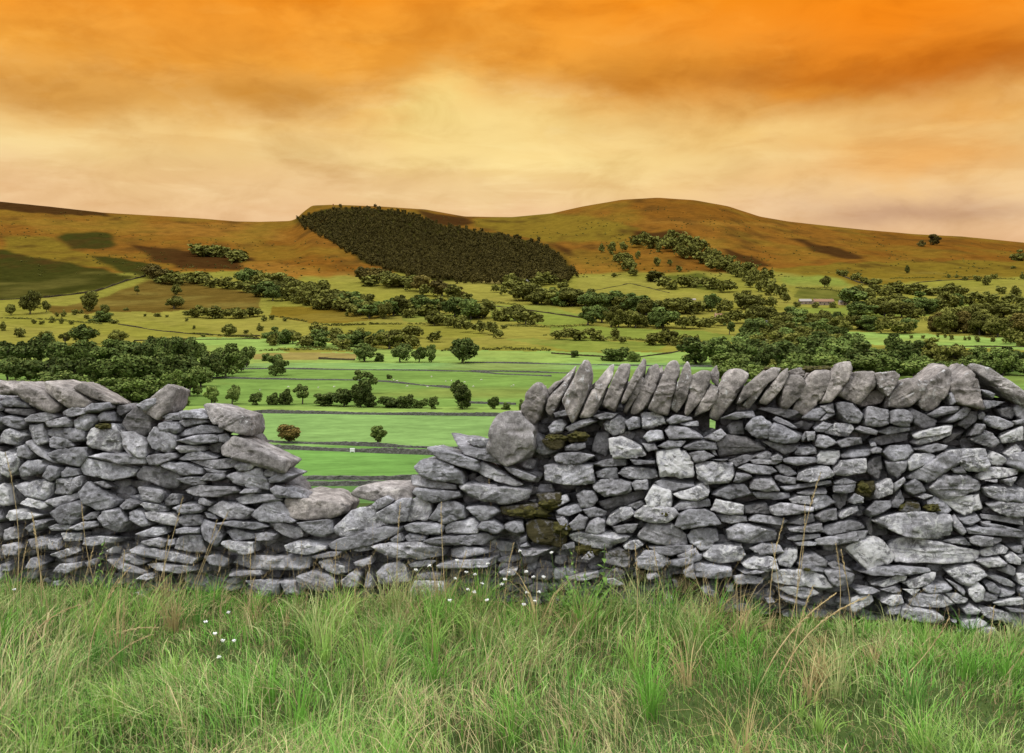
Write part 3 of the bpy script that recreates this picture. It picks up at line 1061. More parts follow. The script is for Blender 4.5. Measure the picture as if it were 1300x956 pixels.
crop('Q', 1140, 560, 8.125, '''
g 190,90 300,50 420,30 515,50 480,95 320,125
W 945,170 1000,110 1080,140 1160,200 1110,260 1010,250
W 1120,130 1230,40 1300,110 1250,170 1190,190
W 1160,250 1270,190 1300,250 1220,275
W 850,350 960,275 1270,295 1240,350 1050,385 870,405
w 1090,400 1240,370 1180,470 1130,450
w 900,490 1030,455 1300,490 1310,630 1080,620 960,580
w 940,660 1050,625 1310,640 1310,780 1130,775 1000,720
w 880,770 1020,790 1310,810 1310,880 1050,830 890,810
g 870,850 1000,860 1290,930 1200,940 960,890
g 740,910 1000,900 1310,940 1310,1010 1050,990 760,960
w 900,410 1030,400 1020,430
''')
crop('R', 1140, 670, 8.125, '''
w 940,100 1090,120 1080,160 980,195 930,150
W 880,260 960,210 1100,190 1170,230 1130,280 900,310
W 830,350 940,320 1060,310 1130,370 1100,400 940,420
W 1120,300 1200,260 1290,330 1270,390 1150,370
w 1060,450 1160,390 1240,440 1220,510 1130,480
W 520,460 600,420 790,390 880,420 940,500 830,540 760,600 640,570
w 940,510 1030,500 1150,540 1240,600 1200,620 1070,590
g 920,600 1000,580 1070,640 1030,690 950,660
W 740,640 830,560 900,630 870,750 810,765 750,700
w 870,750 890,670 1050,710 1040,750 930,765
w 1060,730 1090,640 1240,680 1200,710
W 1000,780 1160,740 1310,735 1310,800 1060,815
g 500,530 620,590 700,650 690,710 610,630
w 270,620 340,580 520,580 570,630 500,670 320,680
w 60,580 200,510 390,470 380,540 300,600 160,640
W 120,760 230,680 420,675 530,720 600,800 500,835 300,830 150,810
W 500,690 620,690 740,750 700,790 610,800
W 690,850 760,800 860,850 840,890 720,900
W 860,840 950,830 1110,880 1140,950 1000,960 880,900
W 20,890 60,830 200,830 360,860 440,900 470,950 400,980 230,980 60,940
W 1240,480 1310,480 1310,610 1260,580
g 1170,210 1310,190 1310,280 1200,240
''')
crop('S', 1060, 680, 6.5, '''
g 240,310 350,265 600,260 770,275 780,300 640,320 450,325 300,330
W 300,415 420,370 540,330 600,345 590,375 420,430
w 170,450 290,430 370,465 300,485 200,490
g 380,450 500,420 550,460 480,475
W 150,530 200,510 310,500 325,545 270,590 160,650 140,590
W 390,550 470,490 550,490 560,560 470,585
g 430,650 460,590 550,590 540,640 470,660
W 570,450 650,460 710,450 660,505
w 460,730 530,670 540,710 490,740
w 340,770 380,755 380,790 350,795
''')
crop('T', 1140, 740, 8.125, '''
W 680,450 720,400 860,375 930,430 880,465 740,490
W 830,510 900,465 1000,470 1020,540 960,570
W 1010,370 1110,310 1250,340 1270,400 1150,435
g 590,520 650,490 680,580 620,570
w 560,400 610,400 600,420
g 1130,260 1300,280 1300,310 1160,300
''')
crop('B', 0, 610, 6.5, '''
w 115,60 200,15 330,0 410,30 390,110 345,160 200,140
w 425,60 440,0 640,-30 640,60 580,110 420,110
W 150,195 210,145 340,180 360,220 320,245 260,225
w 350,185 450,140 610,105 620,145 530,190 420,225
g 645,110 710,20 830,90 950,170 910,225 780,240 690,190
g 745,20 820,10 900,60 860,75
W 40,305 100,245 240,270 320,290 250,320 90,335
g 410,270 500,200 620,175 700,215 650,300 590,360 480,340
w 655,320 740,265 805,260 780,315 690,335
g 805,310 860,250 960,240 1035,340 960,430 880,400
g 960,215 1020,160 1120,200 1080,230 990,240
g 1040,270 1100,245 1170,270 1215,370 1150,390 1060,330
w 1130,205 1180,180 1290,200 1300,240 1180,230
W -50,100 0,30 50,80 70,180 40,210 -50,200
w 380,390 440,365 560,375 560,410 400,420
w 560,400 680,345 770,340 790,380 640,415
w 190,400 290,335 400,330 350,390 240,430
w 670,480 780,465 950,480 920,520 740,550 650,540
w 430,755 500,690 640,680 650,720 540,770
w 490,650 610,640 600,680 500,690
w 850,670 900,655 1060,700 1190,765 1150,780 980,740
g 970,640 1040,610 1190,680 1140,705 1040,680
W 860,590 910,555 910,610
g 220,690 260,640 330,700 320,720 210,720
g 0,690 60,700 60,750 0,750
w 700,680 760,650 770,690 720,710
w 1110,820 1200,770 1250,790 1230,830
w 200,500 300,470 400,490 380,560 240,580
w 390,480 470,490 480,560 400,560
w 0,420 60,390 120,410 120,480 0,500
w 480,440 640,440 640,500 500,500
w 0,540 100,520 160,560 120,620 0,620
w 420,610 560,560 620,600 500,640
w 1070,940 1140,920 1200,960 1100,970
w 420,840 470,835 470,870 430,870
''')



def hull(pts):
    pts = sorted(set(pts))
    if len(pts) < 3: return pts
    def half(ps):
        h = []
        for p in ps:
            while len(h) >= 2 and (h[-1][0] - h[-2][0]) * (p[1] - h[-2][1]) - (h[-1][1] - h[-2][1]) * (p[0] - h[-2][0]) <= 0: h.pop()
            h.append(p)
        return h[:-1]
    return half(pts) + half(pts[::-1])


_cube = {}


def cube_sphere(n):
    if n in _cube: return _cube[n]
    bm = bmesh.new()
    bmesh.ops.create_cube(bm, size=2.0)
    bmesh.ops.subdivide_edges(bm, edges=bm.edges[:], cuts=n - 1, use_grid_fill=True)
    bm.verts.index_update()
    V = np.array([v.co[:] for v in bm.verts])
    V = np.tan(V * (math.pi / 4))
    Fc = np.array([[v.index for v in f.verts] for f in bm.faces])
    bm.free()
    _cube[n] = (V, Fc)
    return _cube[n]


def stone_geo(poly_px, n=12, proud=0.0, depth=(0.09, 0.17), rng=RNG, sharp=44, shrink=1.045, lean=None, bed=1.0, bev=0.85):
    """A block of stone: convex, faceted front, chipped edges, bedded layers. Returns (centre, local verts, faces)."""
    uv = [wall_uv(*p) for p in poly_px]
    h = hull(uv)
    A = np.array(h)
    # area centroid
    x, y = A[:, 0], A[:, 1]
    x2, y2 = np.roll(x, -1), np.roll(y, -1)
    cr = x * y2 - x2 * y
    ar = cr.sum() / 2
    if abs(ar) < 1e-7: return None
    cx = ((x + x2) * cr).sum() / (6 * ar)
    cy = ((y + y2) * cr).sum() / (6 * ar)
    L = (A - [cx, cy]) * shrink
    hw, hh = np.abs(L[:, 0]).max(), np.abs(L[:, 1]).max()
    size = math.sqrt(abs(ar))
    df = min(depth[0], 0.30 * size + 0.02) * rng.uniform(0.75, 1.2)
    db = depth[1]
    P, O = [], []
    for i in range(len(L)):
        p, q = L[i], L[(i + 1) % len(L)]
        e = q - p
        ln = np.hypot(*e)
        if ln < 1e-5: continue
        m2 = np.array([e[1], -e[0]]) / ln
        off = float(m2 @ p)
        if off < 0.004: off = 0.004
        a = rng.normal(0, 0.10)
        P.append((m2[0] * math.cos(a), m2[1] * math.cos(a), math.sin(a)))
        O.append(off)
        # broken bevel between this side and the front
        if rng.random() < bev:
            bv = rng.uniform(0.45, 1.0)
            cut = min(size * 0.30, 0.045) * rng.uniform(0.05, 0.8) ** 1.3
            P.append((m2[0] * math.cos(bv), m2[1] * math.cos(bv), math.sin(bv)))
            O.append((off * math.cos(bv) + df * math.sin(bv)) - cut * math.sin(bv) * 0.8)
    for k in range(rng.integers(2, 5)):
        tx, ty = rng.normal(0, 0.17), rng.normal(0.05, 0.20)
        nn = math.sqrt(1 + tx * tx + ty * ty)
        P.append((tx / nn, ty / nn, 1 / nn))
        O.append(df * rng.uniform(0.88, 1.12))
    P.append((0, 0, -1)); O.append(db)
    P, O = np.array(P), np.maximum(np.array(O), 0.004)
    V0, Fc = cube_sphere(n)
    D = V0 * np.array([hw, hh, max(df, db * 0.6)])
    D = D / np.linalg.norm(D, axis=1)[:, None]
    q = np.clip(D @ P.T / O, 0, None)
    mx = q.max(1)
    r = 1.0 / (mx * ((q / mx[:, None]) ** sharp).sum(1) ** (1.0 / sharp))
    V = D * r[:, None]
    # weathering: lumps, pits and bedding ledges
    sd = int(rng.integers(0, 10 ** 6))
    off = rng.uniform(-50, 50, 3)
    Q = V + off
    tilt = rng.normal(0, 0.30)
    bedk = rng.uniform(0.0, 1.0)
    lay = Q[:, 1] * math.cos(tilt) + Q[:, 0] * math.sin(tilt)
    amp = min(0.014, 0.055 * size)
    d1 = fbm(Q * (2.2 / max(size, 0.05)), sd, 3)
    d2 = fbm(np.stack([Q[:, 0] * 5, lay * 55, Q[:, 2] * 5], -1), sd + 7, 2)
    d3 = fbm(Q * 42, sd + 3, 2)
    disp = amp * (0.9 * d1) + bed * bedk * amp * 0.40 * np.tanh(d2 * 7.0) + (0.0030 * d3 + 0.0020 * fbm(Q * 95, sd + 5, 2)) * (0.4 + 0.6 * bed)
    # chips bitten out
    ch = fbm(Q * (3.2 / max(size, 0.06)), sd + 11, 2)
    disp -= amp * 3.0 * np.tanh(np.clip(ch - 0.22, 0, 1) * 6)  * 0.5
    V = V + (D * 0.75 + np.array([0, 0, 0.25]) * np.sign(D[:, 2:3])) * disp[:, None]
    c = wall_pt(cx, cy, proud - df)
    M = np.array([list(WU), list(WZ), list(PN)])
    return c, V @ M, Fc, abs(ar)


TONE = {   # brightness, lichen, moss, warmth  (each a range)
    'g': ((0.68, 1.00), (0.15, 0.50), (0.0, 0.22), (0.0, 0.18)),
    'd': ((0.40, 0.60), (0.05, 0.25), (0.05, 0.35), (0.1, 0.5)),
    'w': ((0.86, 1.15), (0.45, 0.72), (0.0, 0.16), (0.0, 0.2)),
    'W': ((1.00, 1.25), (0.72, 0.92), (0.0, 0.12), (0.0, 0.15)),
    'm': ((0.45, 0.65), (0.05, 0.30), (0.72, 1.0), (0.2, 0.6)),
    'c': ((0.64, 0.94), (0.30, 0.60), (0.0, 0.30), (1.0, 1.5)),
    'l': ((0.74, 0.90), (0.30, 0.55), (0.0, 0.18), (0.5, 0.9)),
}


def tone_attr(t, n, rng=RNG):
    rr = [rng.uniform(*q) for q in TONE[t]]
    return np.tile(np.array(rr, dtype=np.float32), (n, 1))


WALL_BASE = wall_pt((WB - WA).length / 2, 0, -0.25)
wall = empty('dry_stone_wall', WALL_BASE)
tag(wall, 'weathered grey dry stone wall across the foreground, broken down to a low gap', 'stone wall')

allst = []
for key, lst in CROPS.items():
    for t_, pts in lst:
        allst.append((t_, pts))
front, copes, loose = [], [], []
for t_, pts in allst:
    g = t_[0]
    if g == 'c': copes.append((t_, pts))
    elif g == 'l': loose.append((t_, pts))
    else: front.append((t_, pts))


def parea(p):
    return abs(sum(p[i][0] * p[(i + 1) % len(p)][1] - p[(i + 1) % len(p)][0] * p[i][1] for i in range(len(p)))) / 2


# ---- coverage raster (photo pixels) to find the holes that small packing stones fill
RX0, RX1, RY0, RY1 = -610, 1910, 440, 900
cov = np.zeros((RY1 - RY0, RX1 - RX0), bool)
_yy, _xx = np.mgrid[RY0:RY1, RX0:RX1]


def cover(p):
    xs = [q[0] for q in p]; ys = [q[1] for q in p]
    a0, a1 = int(max(min(xs) - RX0 - 1, 0)), int(max(xs) - RX0 + 2)
    b0, b1 = int(max(min(ys) - RY0 - 1, 0)), int(max(ys) - RY0 + 2)
    sub = inpoly(_xx[b0:b1, a0:a1].astype(float), _yy[b0:b1, a0:a1].astype(float), p)
    cov[b0:b1, a0:a1] |= sub


TOPLINE = [(-610, 500), (0, 500), (30, 505), (60, 515), (110, 515), (150, 520), (185, 535), (200, 530), (250, 528), (285, 535), (300, 560), (330, 590), (345, 612), (365, 640), (430, 655), (445, 662),
           (470, 652), (515, 648), (530, 615), (540, 590), (575, 590), (600, 585), (650, 590), (668, 545), (682, 512), (745, 490), (800, 488), (860, 490), (940, 490), (1000, 488),
           (1060, 488), (1120, 492), (1180, 494), (1230, 502), (1300, 506), (1910, 496)]
_tl = np.array(TOPLINE, float)
BASELINE = [(-610, 735), (0, 750), (300, 770), (560, 772), (700, 775), (900, 790), (1100, 812), (1300, 835), (1560, 850), (1910, 868)]
_bl = np.array(BASELINE, float)
for t_, p in front + copes + loose: cover(p)


def rand_poly(cx, cy, w, h, rng, tilt=None):
    n = rng.integers(6, 9)
    a0 = rng.uniform(0, 6.28)
    tl = rng.normal(0, 0.10) if tilt is None else tilt
    out = []
    for k in range(n):
        a = a0 + (k + rng.uniform(-0.3, 0.3)) * 2 * math.pi / n
        r = rng.uniform(0.86, 1.1)
        ca, sa = math.cos(a), math.sin(a)
        e = 2.8
        q = (abs(ca) ** e + abs(sa) ** e) ** (-1 / e)
        x, y = ca * q * w / 2 * r, sa * q * h / 2 * r
        out.append((cx + x * math.cos(tl) - y * math.sin(tl), cy + x * math.sin(tl) + y * math.cos(tl)))
    return out


HOLES = [(905, 538, 4), (66, 541, 5), (107, 578, 4), (59, 568, 4), (466, 640, 7), (292, 549, 7)]
# wall continuing beyond both edges of the photograph: ordinary coursed stones
ext = []
for xa, xb in ((-600, -2), (1303, 1900)):
    y = 505.0
    while y < 870:
        hgt = RNG.uniform(15, 30)
        x = xa + RNG.uniform(-20, 0)
        while x < xb:
            w_ = RNG.uniform(28, 78)
            if x + w_ > xb: w_ = max(xb - x, 18)
            yb = np.interp(x, _bl[:, 0], _bl[:, 1])
            if y < yb:
                p = rand_poly(x + w_ / 2, y + hgt / 2 + RNG.uniform(-3, 3), w_ * 1.0, hgt * RNG.uniform(0.85, 1.08), RNG)
                if x + w_ / 2 < -4 or x + w_ / 2 > 1304:
                    ext.append((RNG.choice(['g', 'g', 'w', 'd']), p)); cover(p)
            x += w_ + 1.5
        y += hgt * 0.97
    x = xa
    while x < xb - 20:
        dyl = 24 if xb < 0 else 0
        if xb < 0 and x > -75: break
        p = [(x, 506 + dyl * .4), (x + 34 + RNG.uniform(-6, 10), 470 + dyl + RNG.uniform(-8, 8)), (x + 52, 476 + dyl + RNG.uniform(-6, 8)), (x + 24 + RNG.uniform(-5, 5), 515), (x + 6, 516)]
        copes.append(('c', p)); cover(p)
        x += RNG.uniform(26, 34)
# packing stones in the gaps, set back from the face
pack = []
y = 500.0
while y < 880:
    x = -590 + RNG.uniform(0, 20)
    while x < 1890:
        w_, h_ = RNG.uniform(16, 36), RNG.uniform(9, 17)
        ty, by = np.interp(x, _tl[:, 0], _tl[:, 1]), np.interp(x, _bl[:, 0], _bl[:, 1])
        if ty + 6 < y < by and not any(math.hypot(x - hx, y - hy) < hr + 12 for hx, hy, hr in HOLES):
            p = rand_poly(x, y, w_, h_, RNG)
            xs = np.clip(np.array([q[0] for q in p]) - RX0, 0, RX1 - RX0 - 1).astype(int)
            ysq = np.clip(np.array([q[1] for q in p]) - RY0, 0, RY1 - RY0 - 1).astype(int)
            sub = cov[ysq.min():ysq.max() + 1, xs.min():xs.max() + 1]
            fr = 1 - sub.mean()
            if fr > 0.30:
                pack.append((fr, p))
        x += w_ * 0.8
    y += 9

lower = [p for p in front if True]
front.sort(key=lambda s: -parea(s[1]))
named, rest = front[:100], front[100:]


def build_stone(name, t_, p, n, proud=0.0, depth=(0.09, 0.17), parent=wall, **kw):
    g = stone_geo(p, n, proud, depth, **kw)
    if g is None: return None
    c_, V, Fc, ar = g
    base = parent.location if parent else Vector((0, 0, 0))
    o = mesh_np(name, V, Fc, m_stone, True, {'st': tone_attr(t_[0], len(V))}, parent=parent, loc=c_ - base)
    return o


for t_, p in copes:
    back = 'b' in t_[1:]
    build_stone('coping_stone', t_, p, 24, proud=(-0.07 if back else RNG.uniform(-0.01, 0.03)), depth=(0.12, 0.26 if not back else 0.2), sharp=26)
for t_, p in named:
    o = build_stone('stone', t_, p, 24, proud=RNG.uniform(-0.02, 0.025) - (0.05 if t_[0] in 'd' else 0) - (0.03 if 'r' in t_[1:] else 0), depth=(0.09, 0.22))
    if o and t_[0] == 'W': o['label'] = 'stone crusted with white lichen'
    if o and t_[0] == 'm': o['label'] = 'dark moss-covered stone'


def merged(name, items, n, proud_f, depth, parent=wall, **kw):
    VV, FF, AA, k = [], [], [], 0
    base = np.array(parent.location)
    for t_, p in items:
        g = stone_geo(p, n, proud_f(t_), depth, **kw)
        if g is None: continue
        c_, V, Fc, ar = g
        VV.append(V + np.array(c_) - base); FF.append(Fc + k); k += len(V)
        AA.append(tone_attr(t_[0], len(V)))
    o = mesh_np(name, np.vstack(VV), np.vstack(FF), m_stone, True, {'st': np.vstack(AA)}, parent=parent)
    return o


o = merged('small_stones', rest + ext, 15, lambda t_: RNG.uniform(-0.025, 0.018) - (0.04 if t_[0] == 'd' else 0), (0.07, 0.17))
o['kind'] = 'stuff'
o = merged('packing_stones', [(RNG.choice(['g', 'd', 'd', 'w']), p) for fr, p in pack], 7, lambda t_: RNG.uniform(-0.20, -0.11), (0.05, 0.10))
o['kind'] = 'stuff'

# ---- rubble heart of the wall and its far face
us = np.linspace(-600, 1900, 560)
top = np.interp(us, _tl[:, 0], _tl[:, 1]) + 6
top_px = np.interp(us, _tl[:, 0], _tl[:, 1]) + 6
VV, k = [], 0
NZ = 26
for ti, thick in enumerate((-0.24, -0.40)):
    for j in range(NZ):
        for i, ux in enumerate(us):
            u, wt = wall_uv(ux, top[i])
            w_ = -0.15 + (wt + 0.15) * j / (NZ - 1)
            p = WA + WU * u + WZ * w_ + WN * thick
            VV.append(p[:])
VV = np.array(VV)
# the few daylight holes right through the wall
hp = np.stack([650 + F * VV[:, 0] / VV[:, 1], HZ - (VV[:, 2] - EYE) * F / VV[:, 1]], 1)
hole_v = np.zeros(len(VV), bool)
for hx, hy, hr in HOLES: hole_v |= np.hypot((hp[:, 0] - hx) / (hr + 5), (hp[:, 1] - hy) / (hr + 4)) < 1
VV = VV + 0.035 * np.stack([vnoise(VV * 14, 3), vnoise(VV * 14, 4), vnoise(VV * 14, 5)], -1)
nu = len(us)
ix = np.arange(2 * NZ * nu).reshape(2, NZ, nu)
q1 = np.stack([ix[0, :-1, :-1], ix[0, :-1, 1:], ix[0, 1:, 1:], ix[0, 1:, :-1]], -1).reshape(-1, 4)
q2 = np.stack([ix[1, :-1, 1:], ix[1, :-1, :-1], ix[1, 1:, :-1], ix[1, 1:, 1:]], -1).reshape(-1, 4)
q3 = np.stack([ix[0, -1, :-1], ix[0, -1, 1:], ix[1, -1, 1:], ix[1, -1, :-1]], -1).reshape(-1, 4)
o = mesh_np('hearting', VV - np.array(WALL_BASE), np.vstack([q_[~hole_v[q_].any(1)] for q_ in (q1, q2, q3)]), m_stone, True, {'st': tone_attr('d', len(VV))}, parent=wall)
# far face: coursed stones showing along the top of the broken part and from the side
back = []
y = 510.0
while y < 870:
    h_ = RNG.uniform(16, 28)
    x = -595
    while x < 1890:
        w_ = RNG.uniform(30, 80)
        ty = np.interp(x + w_ / 2, _tl[:, 0], _tl[:, 1])
        if y > ty + 12 and not any(abs(x + w_ / 2 - hx) < hr + w_ / 2 and abs(y + h_ / 2 - hy) < hr + h_ / 2 + 3 for hx, hy, hr in HOLES):
            back.append(('g', rand_poly(x + w_ / 2, y + h_ / 2, w_, h_, RNG)))
        x += w_
    y += h_
o = merged('rear_stones', back, 6, lambda t_: -0.36, (0.06, 0.12))
o['kind'] = 'stuff'

# ---- stones lying loose on the wall
LOOSE = {
    'l1': ('loose_stone', 'upright pointed grey slab perched on the left length of the wall', 'stone', 0.0, (0.10, 0.14)),
    'l2': ('loose_stone', 'tilted flat slab overhanging the wall top where the left length breaks down', 'stone', 0.02, (0.14, 0.26)),
    'l3': ('loose_boulder', 'big smooth grey block with a pointed foot leaning at the broken right end', 'boulder', 0.06, (0.15, 0.22)),
    'l4': ('loose_stone', 'long pale grey stone lying right of the lowest point of the gap', 'stone', -0.03, (0.10, 0.2)),
    'l5': ('loose_stone', 'long slanting slab lying across the wall top at the right edge of the photo', 'stone', 0.02, (0.16, 0.26)),
    'l6': ('loose_stone', 'long flat grey slab poking out below the tilted slab beside the gap', 'stone', 0.04, (0.14, 0.24)),
}
for t_, p in loose:
    nm, lb, cat, pr, dp = LOOSE[t_]
    o = build_stone(nm, 'l', p, 26, proud=pr, depth=dp, parent=None, sharp=(36 if t_ in ('l3', 'l4') else 40), bed=(0.15 if t_ in ('l3', 'l4') else 1.0), bev=(0.3 if t_ == 'l3' else 0.85))
    tag(o, lb, cat)

wall['kind'] = 'thing'
# ================================================================ FOLIAGE
m_leaf, nb, bs = material('foliage')
oi = nb.n('ShaderNodeObjectInfo')
lf = nb.n('ShaderNodeAttribute', attribute_name='leaf')
sp = nb.n('ShaderNodeSeparateColor')
nb.put(sp.inputs[0], lf.outputs['Color'])
kb = nb.m('ADD', 0.55, nb.m('MULTIPLY', sp.outputs[0], 0.95))
kb = nb.m('MULTIPLY', kb, nb.m('ADD', 0.70, nb.m('MULTIPLY', oi.outputs['Random'], 0.75)))
vs = nb.n('ShaderNodeVectorMath', operation='SCALE')
nb.put(vs.inputs[0], nb.mix(nb.m('MULTIPLY', sp.outputs[1], 0.35), oi.outputs['Color'], (0.10, 0.085, 0.02)))
nb.put(vs.inputs['Scale'], kb)
nb.put(bs.inputs['Base Color'], vs.outputs[0])
bs.inputs['Roughness'].default_value = 0.7
bs.inputs['Specular IOR Level'].default_value = 0.03
m_bark, nb, bs = material('bark')
nb.put(bs.inputs['Base Color'], nb.ramp(nb.noise(nb.n('ShaderNodeNewGeometry').outputs['Position'], 3, 5), [(0.3, (0.03, 0.024, 0.018)), (0.7, (0.10, 0.085, 0.065))]))


def crown_mesh(seed, shape, nleaf=2400, leaf=0.046):
    g = np.random.default_rng(seed)
    if shape == 'round': zc, rz, rx, nl = 0.55, 0.40, 0.41, 24
    elif shape == 'oval': zc, rz, rx, nl = 0.53, 0.43, 0.37, 22
    elif shape == 'bush': zc, rz, rx, nl = 0.42, 0.46, 0.42, 22
    elif shape == 'open': zc, rz, rx, nl = 0.62, 0.34, 0.42, 13
    elif shape == 'fan': zc, rz, rx, nl = 0.55, 0.42, 0.42, 14
    else: zc, rz, rx, nl = 0.50, 0.45, 0.36, 22          # cone
    cs, rs = [], []
    for i in range(nl):
        d = g.normal(size=3); d /= np.linalg.norm(d)
        q = g.uniform(0.35, 1.02)
        p = np.array([d[0] * rx, d[1] * rx, d[2] * rz]) * q
        if shape == 'cone': p[:2] *= np.clip(0.95 - (p[2] / rz) * 0.75, 0.1, 1.4) * 0.8
        if shape == 'fan': p[:2] *= np.clip(0.6 + (p[2] / rz) * 0.5, 0.15, 1.1)
        cs.append(p + [0, 0, zc]); rs.append(g.uniform(0.09, 0.21) * (0.8 if shape in ('open', 'fan') else 1.0))
    cs, rs = np.array(cs), np.array(rs)
    li = g.integers(0, nl, nleaf)
    d = g.normal(size=(nleaf, 3)); d[:, 2] += 0.25
    d /= np.linalg.norm(d, axis=1)[:, None]
    rr = rs[li] * g.uniform(0.62, 1.12, nleaf)
    P = cs[li] + d * rr[:, None] * [1, 1, 0.9]
    P[:, 2] = np.clip(P[:, 2], 0.015, 1.0)
    nrm = d + g.normal(0, 0.65, (nleaf, 3)); nrm /= np.linalg.norm(nrm, axis=1)[:, None]
    a = np.cross(nrm, g.normal(size=(nleaf, 3))); a /= np.linalg.norm(a, axis=1)[:, None] + 1e-9
    c2 = np.cross(nrm, a)
    s = leaf * g.uniform(0.6, 1.25, nleaf)[:, None]
    V = np.stack([P - a * s, P - c2 * s * 0.7, P + a * s, P + c2 * s * 0.7], 1).reshape(-1, 3)
    Fq = np.arange(nleaf * 4).reshape(-1, 4)
    tone = np.clip(g.normal(0.5, 0.20, nl)[li] + g.normal(0, 0.07, nleaf), 0, 1)
    A = np.repeat(np.stack([tone, g.random(nleaf) ** 2, tone * 0], 1), 4, 0)
    return mesh_np('crown', V, Fq, m_leaf, False, {'leaf': A}, link=False)


def trunk_mesh(seed, shape):
    g = np.random.default_rng(seed)
    bm = bmesh.new()
    def limb(p0, p1, r0, r1, n=6, seg=3):
        p0, p1 = Vector(p0), Vector(p1)
        z = (p1 - p0).normalized()
        x = z.orthogonal().normalized(); y = z.cross(x)
        prev = None
        for k in range(seg + 1):
            t = k / seg
            c = p0.lerp(p1, t) + Vector((g.normal(0, .01), g.normal(0, .01), 0)) * (1 if 0 < k < seg else 0)
            r = r0 * (1 - t) + r1 * t
            ring = [bm.verts.new(c + (x * math.cos(q * 2 * math.pi / n) + y * math.sin(q * 2 * math.pi / n)) * r) for q in range(n)]
            if prev:
                for q in range(n): bm.faces.new((prev[q], prev[(q + 1) % n], ring[(q + 1) % n], ring[q]))
            prev = ring
        bm.faces.new(prev)
    hs = 0.5 if shape != 'bush' else 0.3
    limb((0, 0, -0.03), (g.normal(0, .02), g.normal(0, .02), hs), 0.038, 0.022)
    for k in range(5):
        a = k * 1.26 + g.uniform(-.3, .3)
        limb((0, 0, hs * g.uniform(.5, .95)), (math.cos(a) * .27, math.sin(a) * .27, hs + g.uniform(.1, .32)), 0.018, 0.005, 5)
    me = bpy.data.meshes.new('trunk')
    bm.to_mesh(me); bm.free()
    me.materials.append(m_bark)
    return me


SHAPES = {}
for i, sh in enumerate(['round', 'oval', 'bush', 'open', 'fan', 'cone']):
    SHAPES[sh] = [(crown_mesh(100 + i * 10 + k, sh, 4200 if sh in ('round', 'oval', 'bush') else 3000), trunk_mesh(200 + i * 10 + k, sh)) for k in range(6 if sh in ('round', 'oval', 'bush') else 2)]

DARK = (0.050, 0.072, 0.018)
DGRN = (0.068, 0.098, 0.023)
MGRN = (0.094, 0.132, 0.030)
LGRN = (0.095, 0.130, 0.030)
OLV = (0.084, 0.088, 0.018)
OBR = (0.078, 0.062, 0.015)
RUST = (0.12, 0.085, 0.024)
TREES = []     # (px, base row, height px, width px, shape, colour, label, group)


def tree(px, py, h, w, sh='round', colr=DGRN, label=None, group=None):
    TREES.append((px, py, h, w, sh, colr, label, group))


def cluster(line, n, h, ratio, colrs, label, group, jit=3.0, shapes=('round', 'round', 'oval', 'bush')):
    L = [math.hypot(line[i + 1][0] - line[i][0], line[i + 1][1] - line[i][1]) for i in range(len(line) - 1)]
    T = sum(L)
    for k in range(n):
        s = (k + RNG.uniform(0.1, 0.9)) / n * T
        i = 0
        while i < len(L) - 1 and s > L[i]: s -= L[i]; i += 1
        f = s / L[i]
        x = line[i][0] * (1 - f) + line[i + 1][0] * f + RNG.uniform(-1, 1)
        y = line[i][1] * (1 - f) + line[i + 1][1] * f + RNG.uniform(-jit, jit)
        hh = RNG.uniform(*h) * 1.12
        tree(x, y, hh, hh * RNG.uniform(*ratio) * 1.15, str(RNG.choice(shapes)), colrs[RNG.integers(len(colrs))], label, group)


# ---- trees that stand out on their own
tree(350, 477, 27, 29, 'round', DGRN, 'lone dark round tree standing on the field wall above the gap in the foreground wall')
tree(338, 458, 11, 12, 'bush', DGRN, 'small round bush just behind the lone dark field tree above the gap')
tree(463, 500, 31, 40, 'open', DARK, 'tall spreading dark tree rising behind the hedge trees over the middle of the gap')
tree(458, 517, 32, 36, 'round', DARK, 'broad dark tree in front of the tall spreading tree above the gap')
tree(437, 516, 24, 31, 'round', DARK, 'dark rounded tree at the left foot of the tall spreading tree')
tree(468, 517, 17, 20, 'bush', DARK, 'low dark bush at the right foot of the tall spreading tree')
tree(325, 514, 18, 23, 'cone', DGRN, 'small pointed dark tree, leftmost of the field hedge behind the gap')
tree(345, 514, 16, 23, 'bush', DGRN, 'low hedge bush right beside the small pointed tree')
tree(361, 514, 21, 27, 'bush', DARK, 'dark hedge bush before the arching tree in the field hedge')
tree(384, 513, 26, 33, 'open', DARK, 'arching open-crowned tree in the field hedge behind the gap')
tree(414, 515, 18, 31, 'bush', DARK, 'wide low bush between the arching tree and the broad dark tree')
tree(295, 513, 25, 24, 'round', MGRN, 'paler green rounded tree at the left start of the field hedge')
tree(268, 514, 25, 26, 'oval', MGRN, 'feathery green tree behind the tilted slab on the wall')
tree(496, 517, 16, 32, 'bush', DARK, 'wide dark hedge bush right of the broad dark tree')
tree(516, 518, 20, 25, 'bush', DARK, 'tallest bush of the short hedge right of the broad dark tree')
tree(534, 518, 14, 22, 'bush', DGRN, 'pale green low bush in the short hedge right of the broad dark tree')
tree(550, 519, 18, 18, 'cone', DGRN, 'pointed bush at the right end of the short hedge')
tree(583, 505, 23, 27, 'round', DARK, 'round dark tree behind the spreading tree right of the short hedge')
tree(587, 519, 28, 38, 'round', DARK, 'spreading dark tree standing alone right of the short hedge')
tree(627, 519, 16, 15, 'oval', DGRN, 'small upright green bush left of the big leaning boulder')
tree(642, 520, 9, 12, 'bush', DGRN, 'tiny round bush just left of the big leaning boulder')
tree(662, 521, 14, 12, 'bush', DGRN, 'green bush half hidden behind the first coping stone')
tree(367, 562, 23, 29, 'round', RUST, 'autumn-coloured rusty bush on the lane wall in the gap')
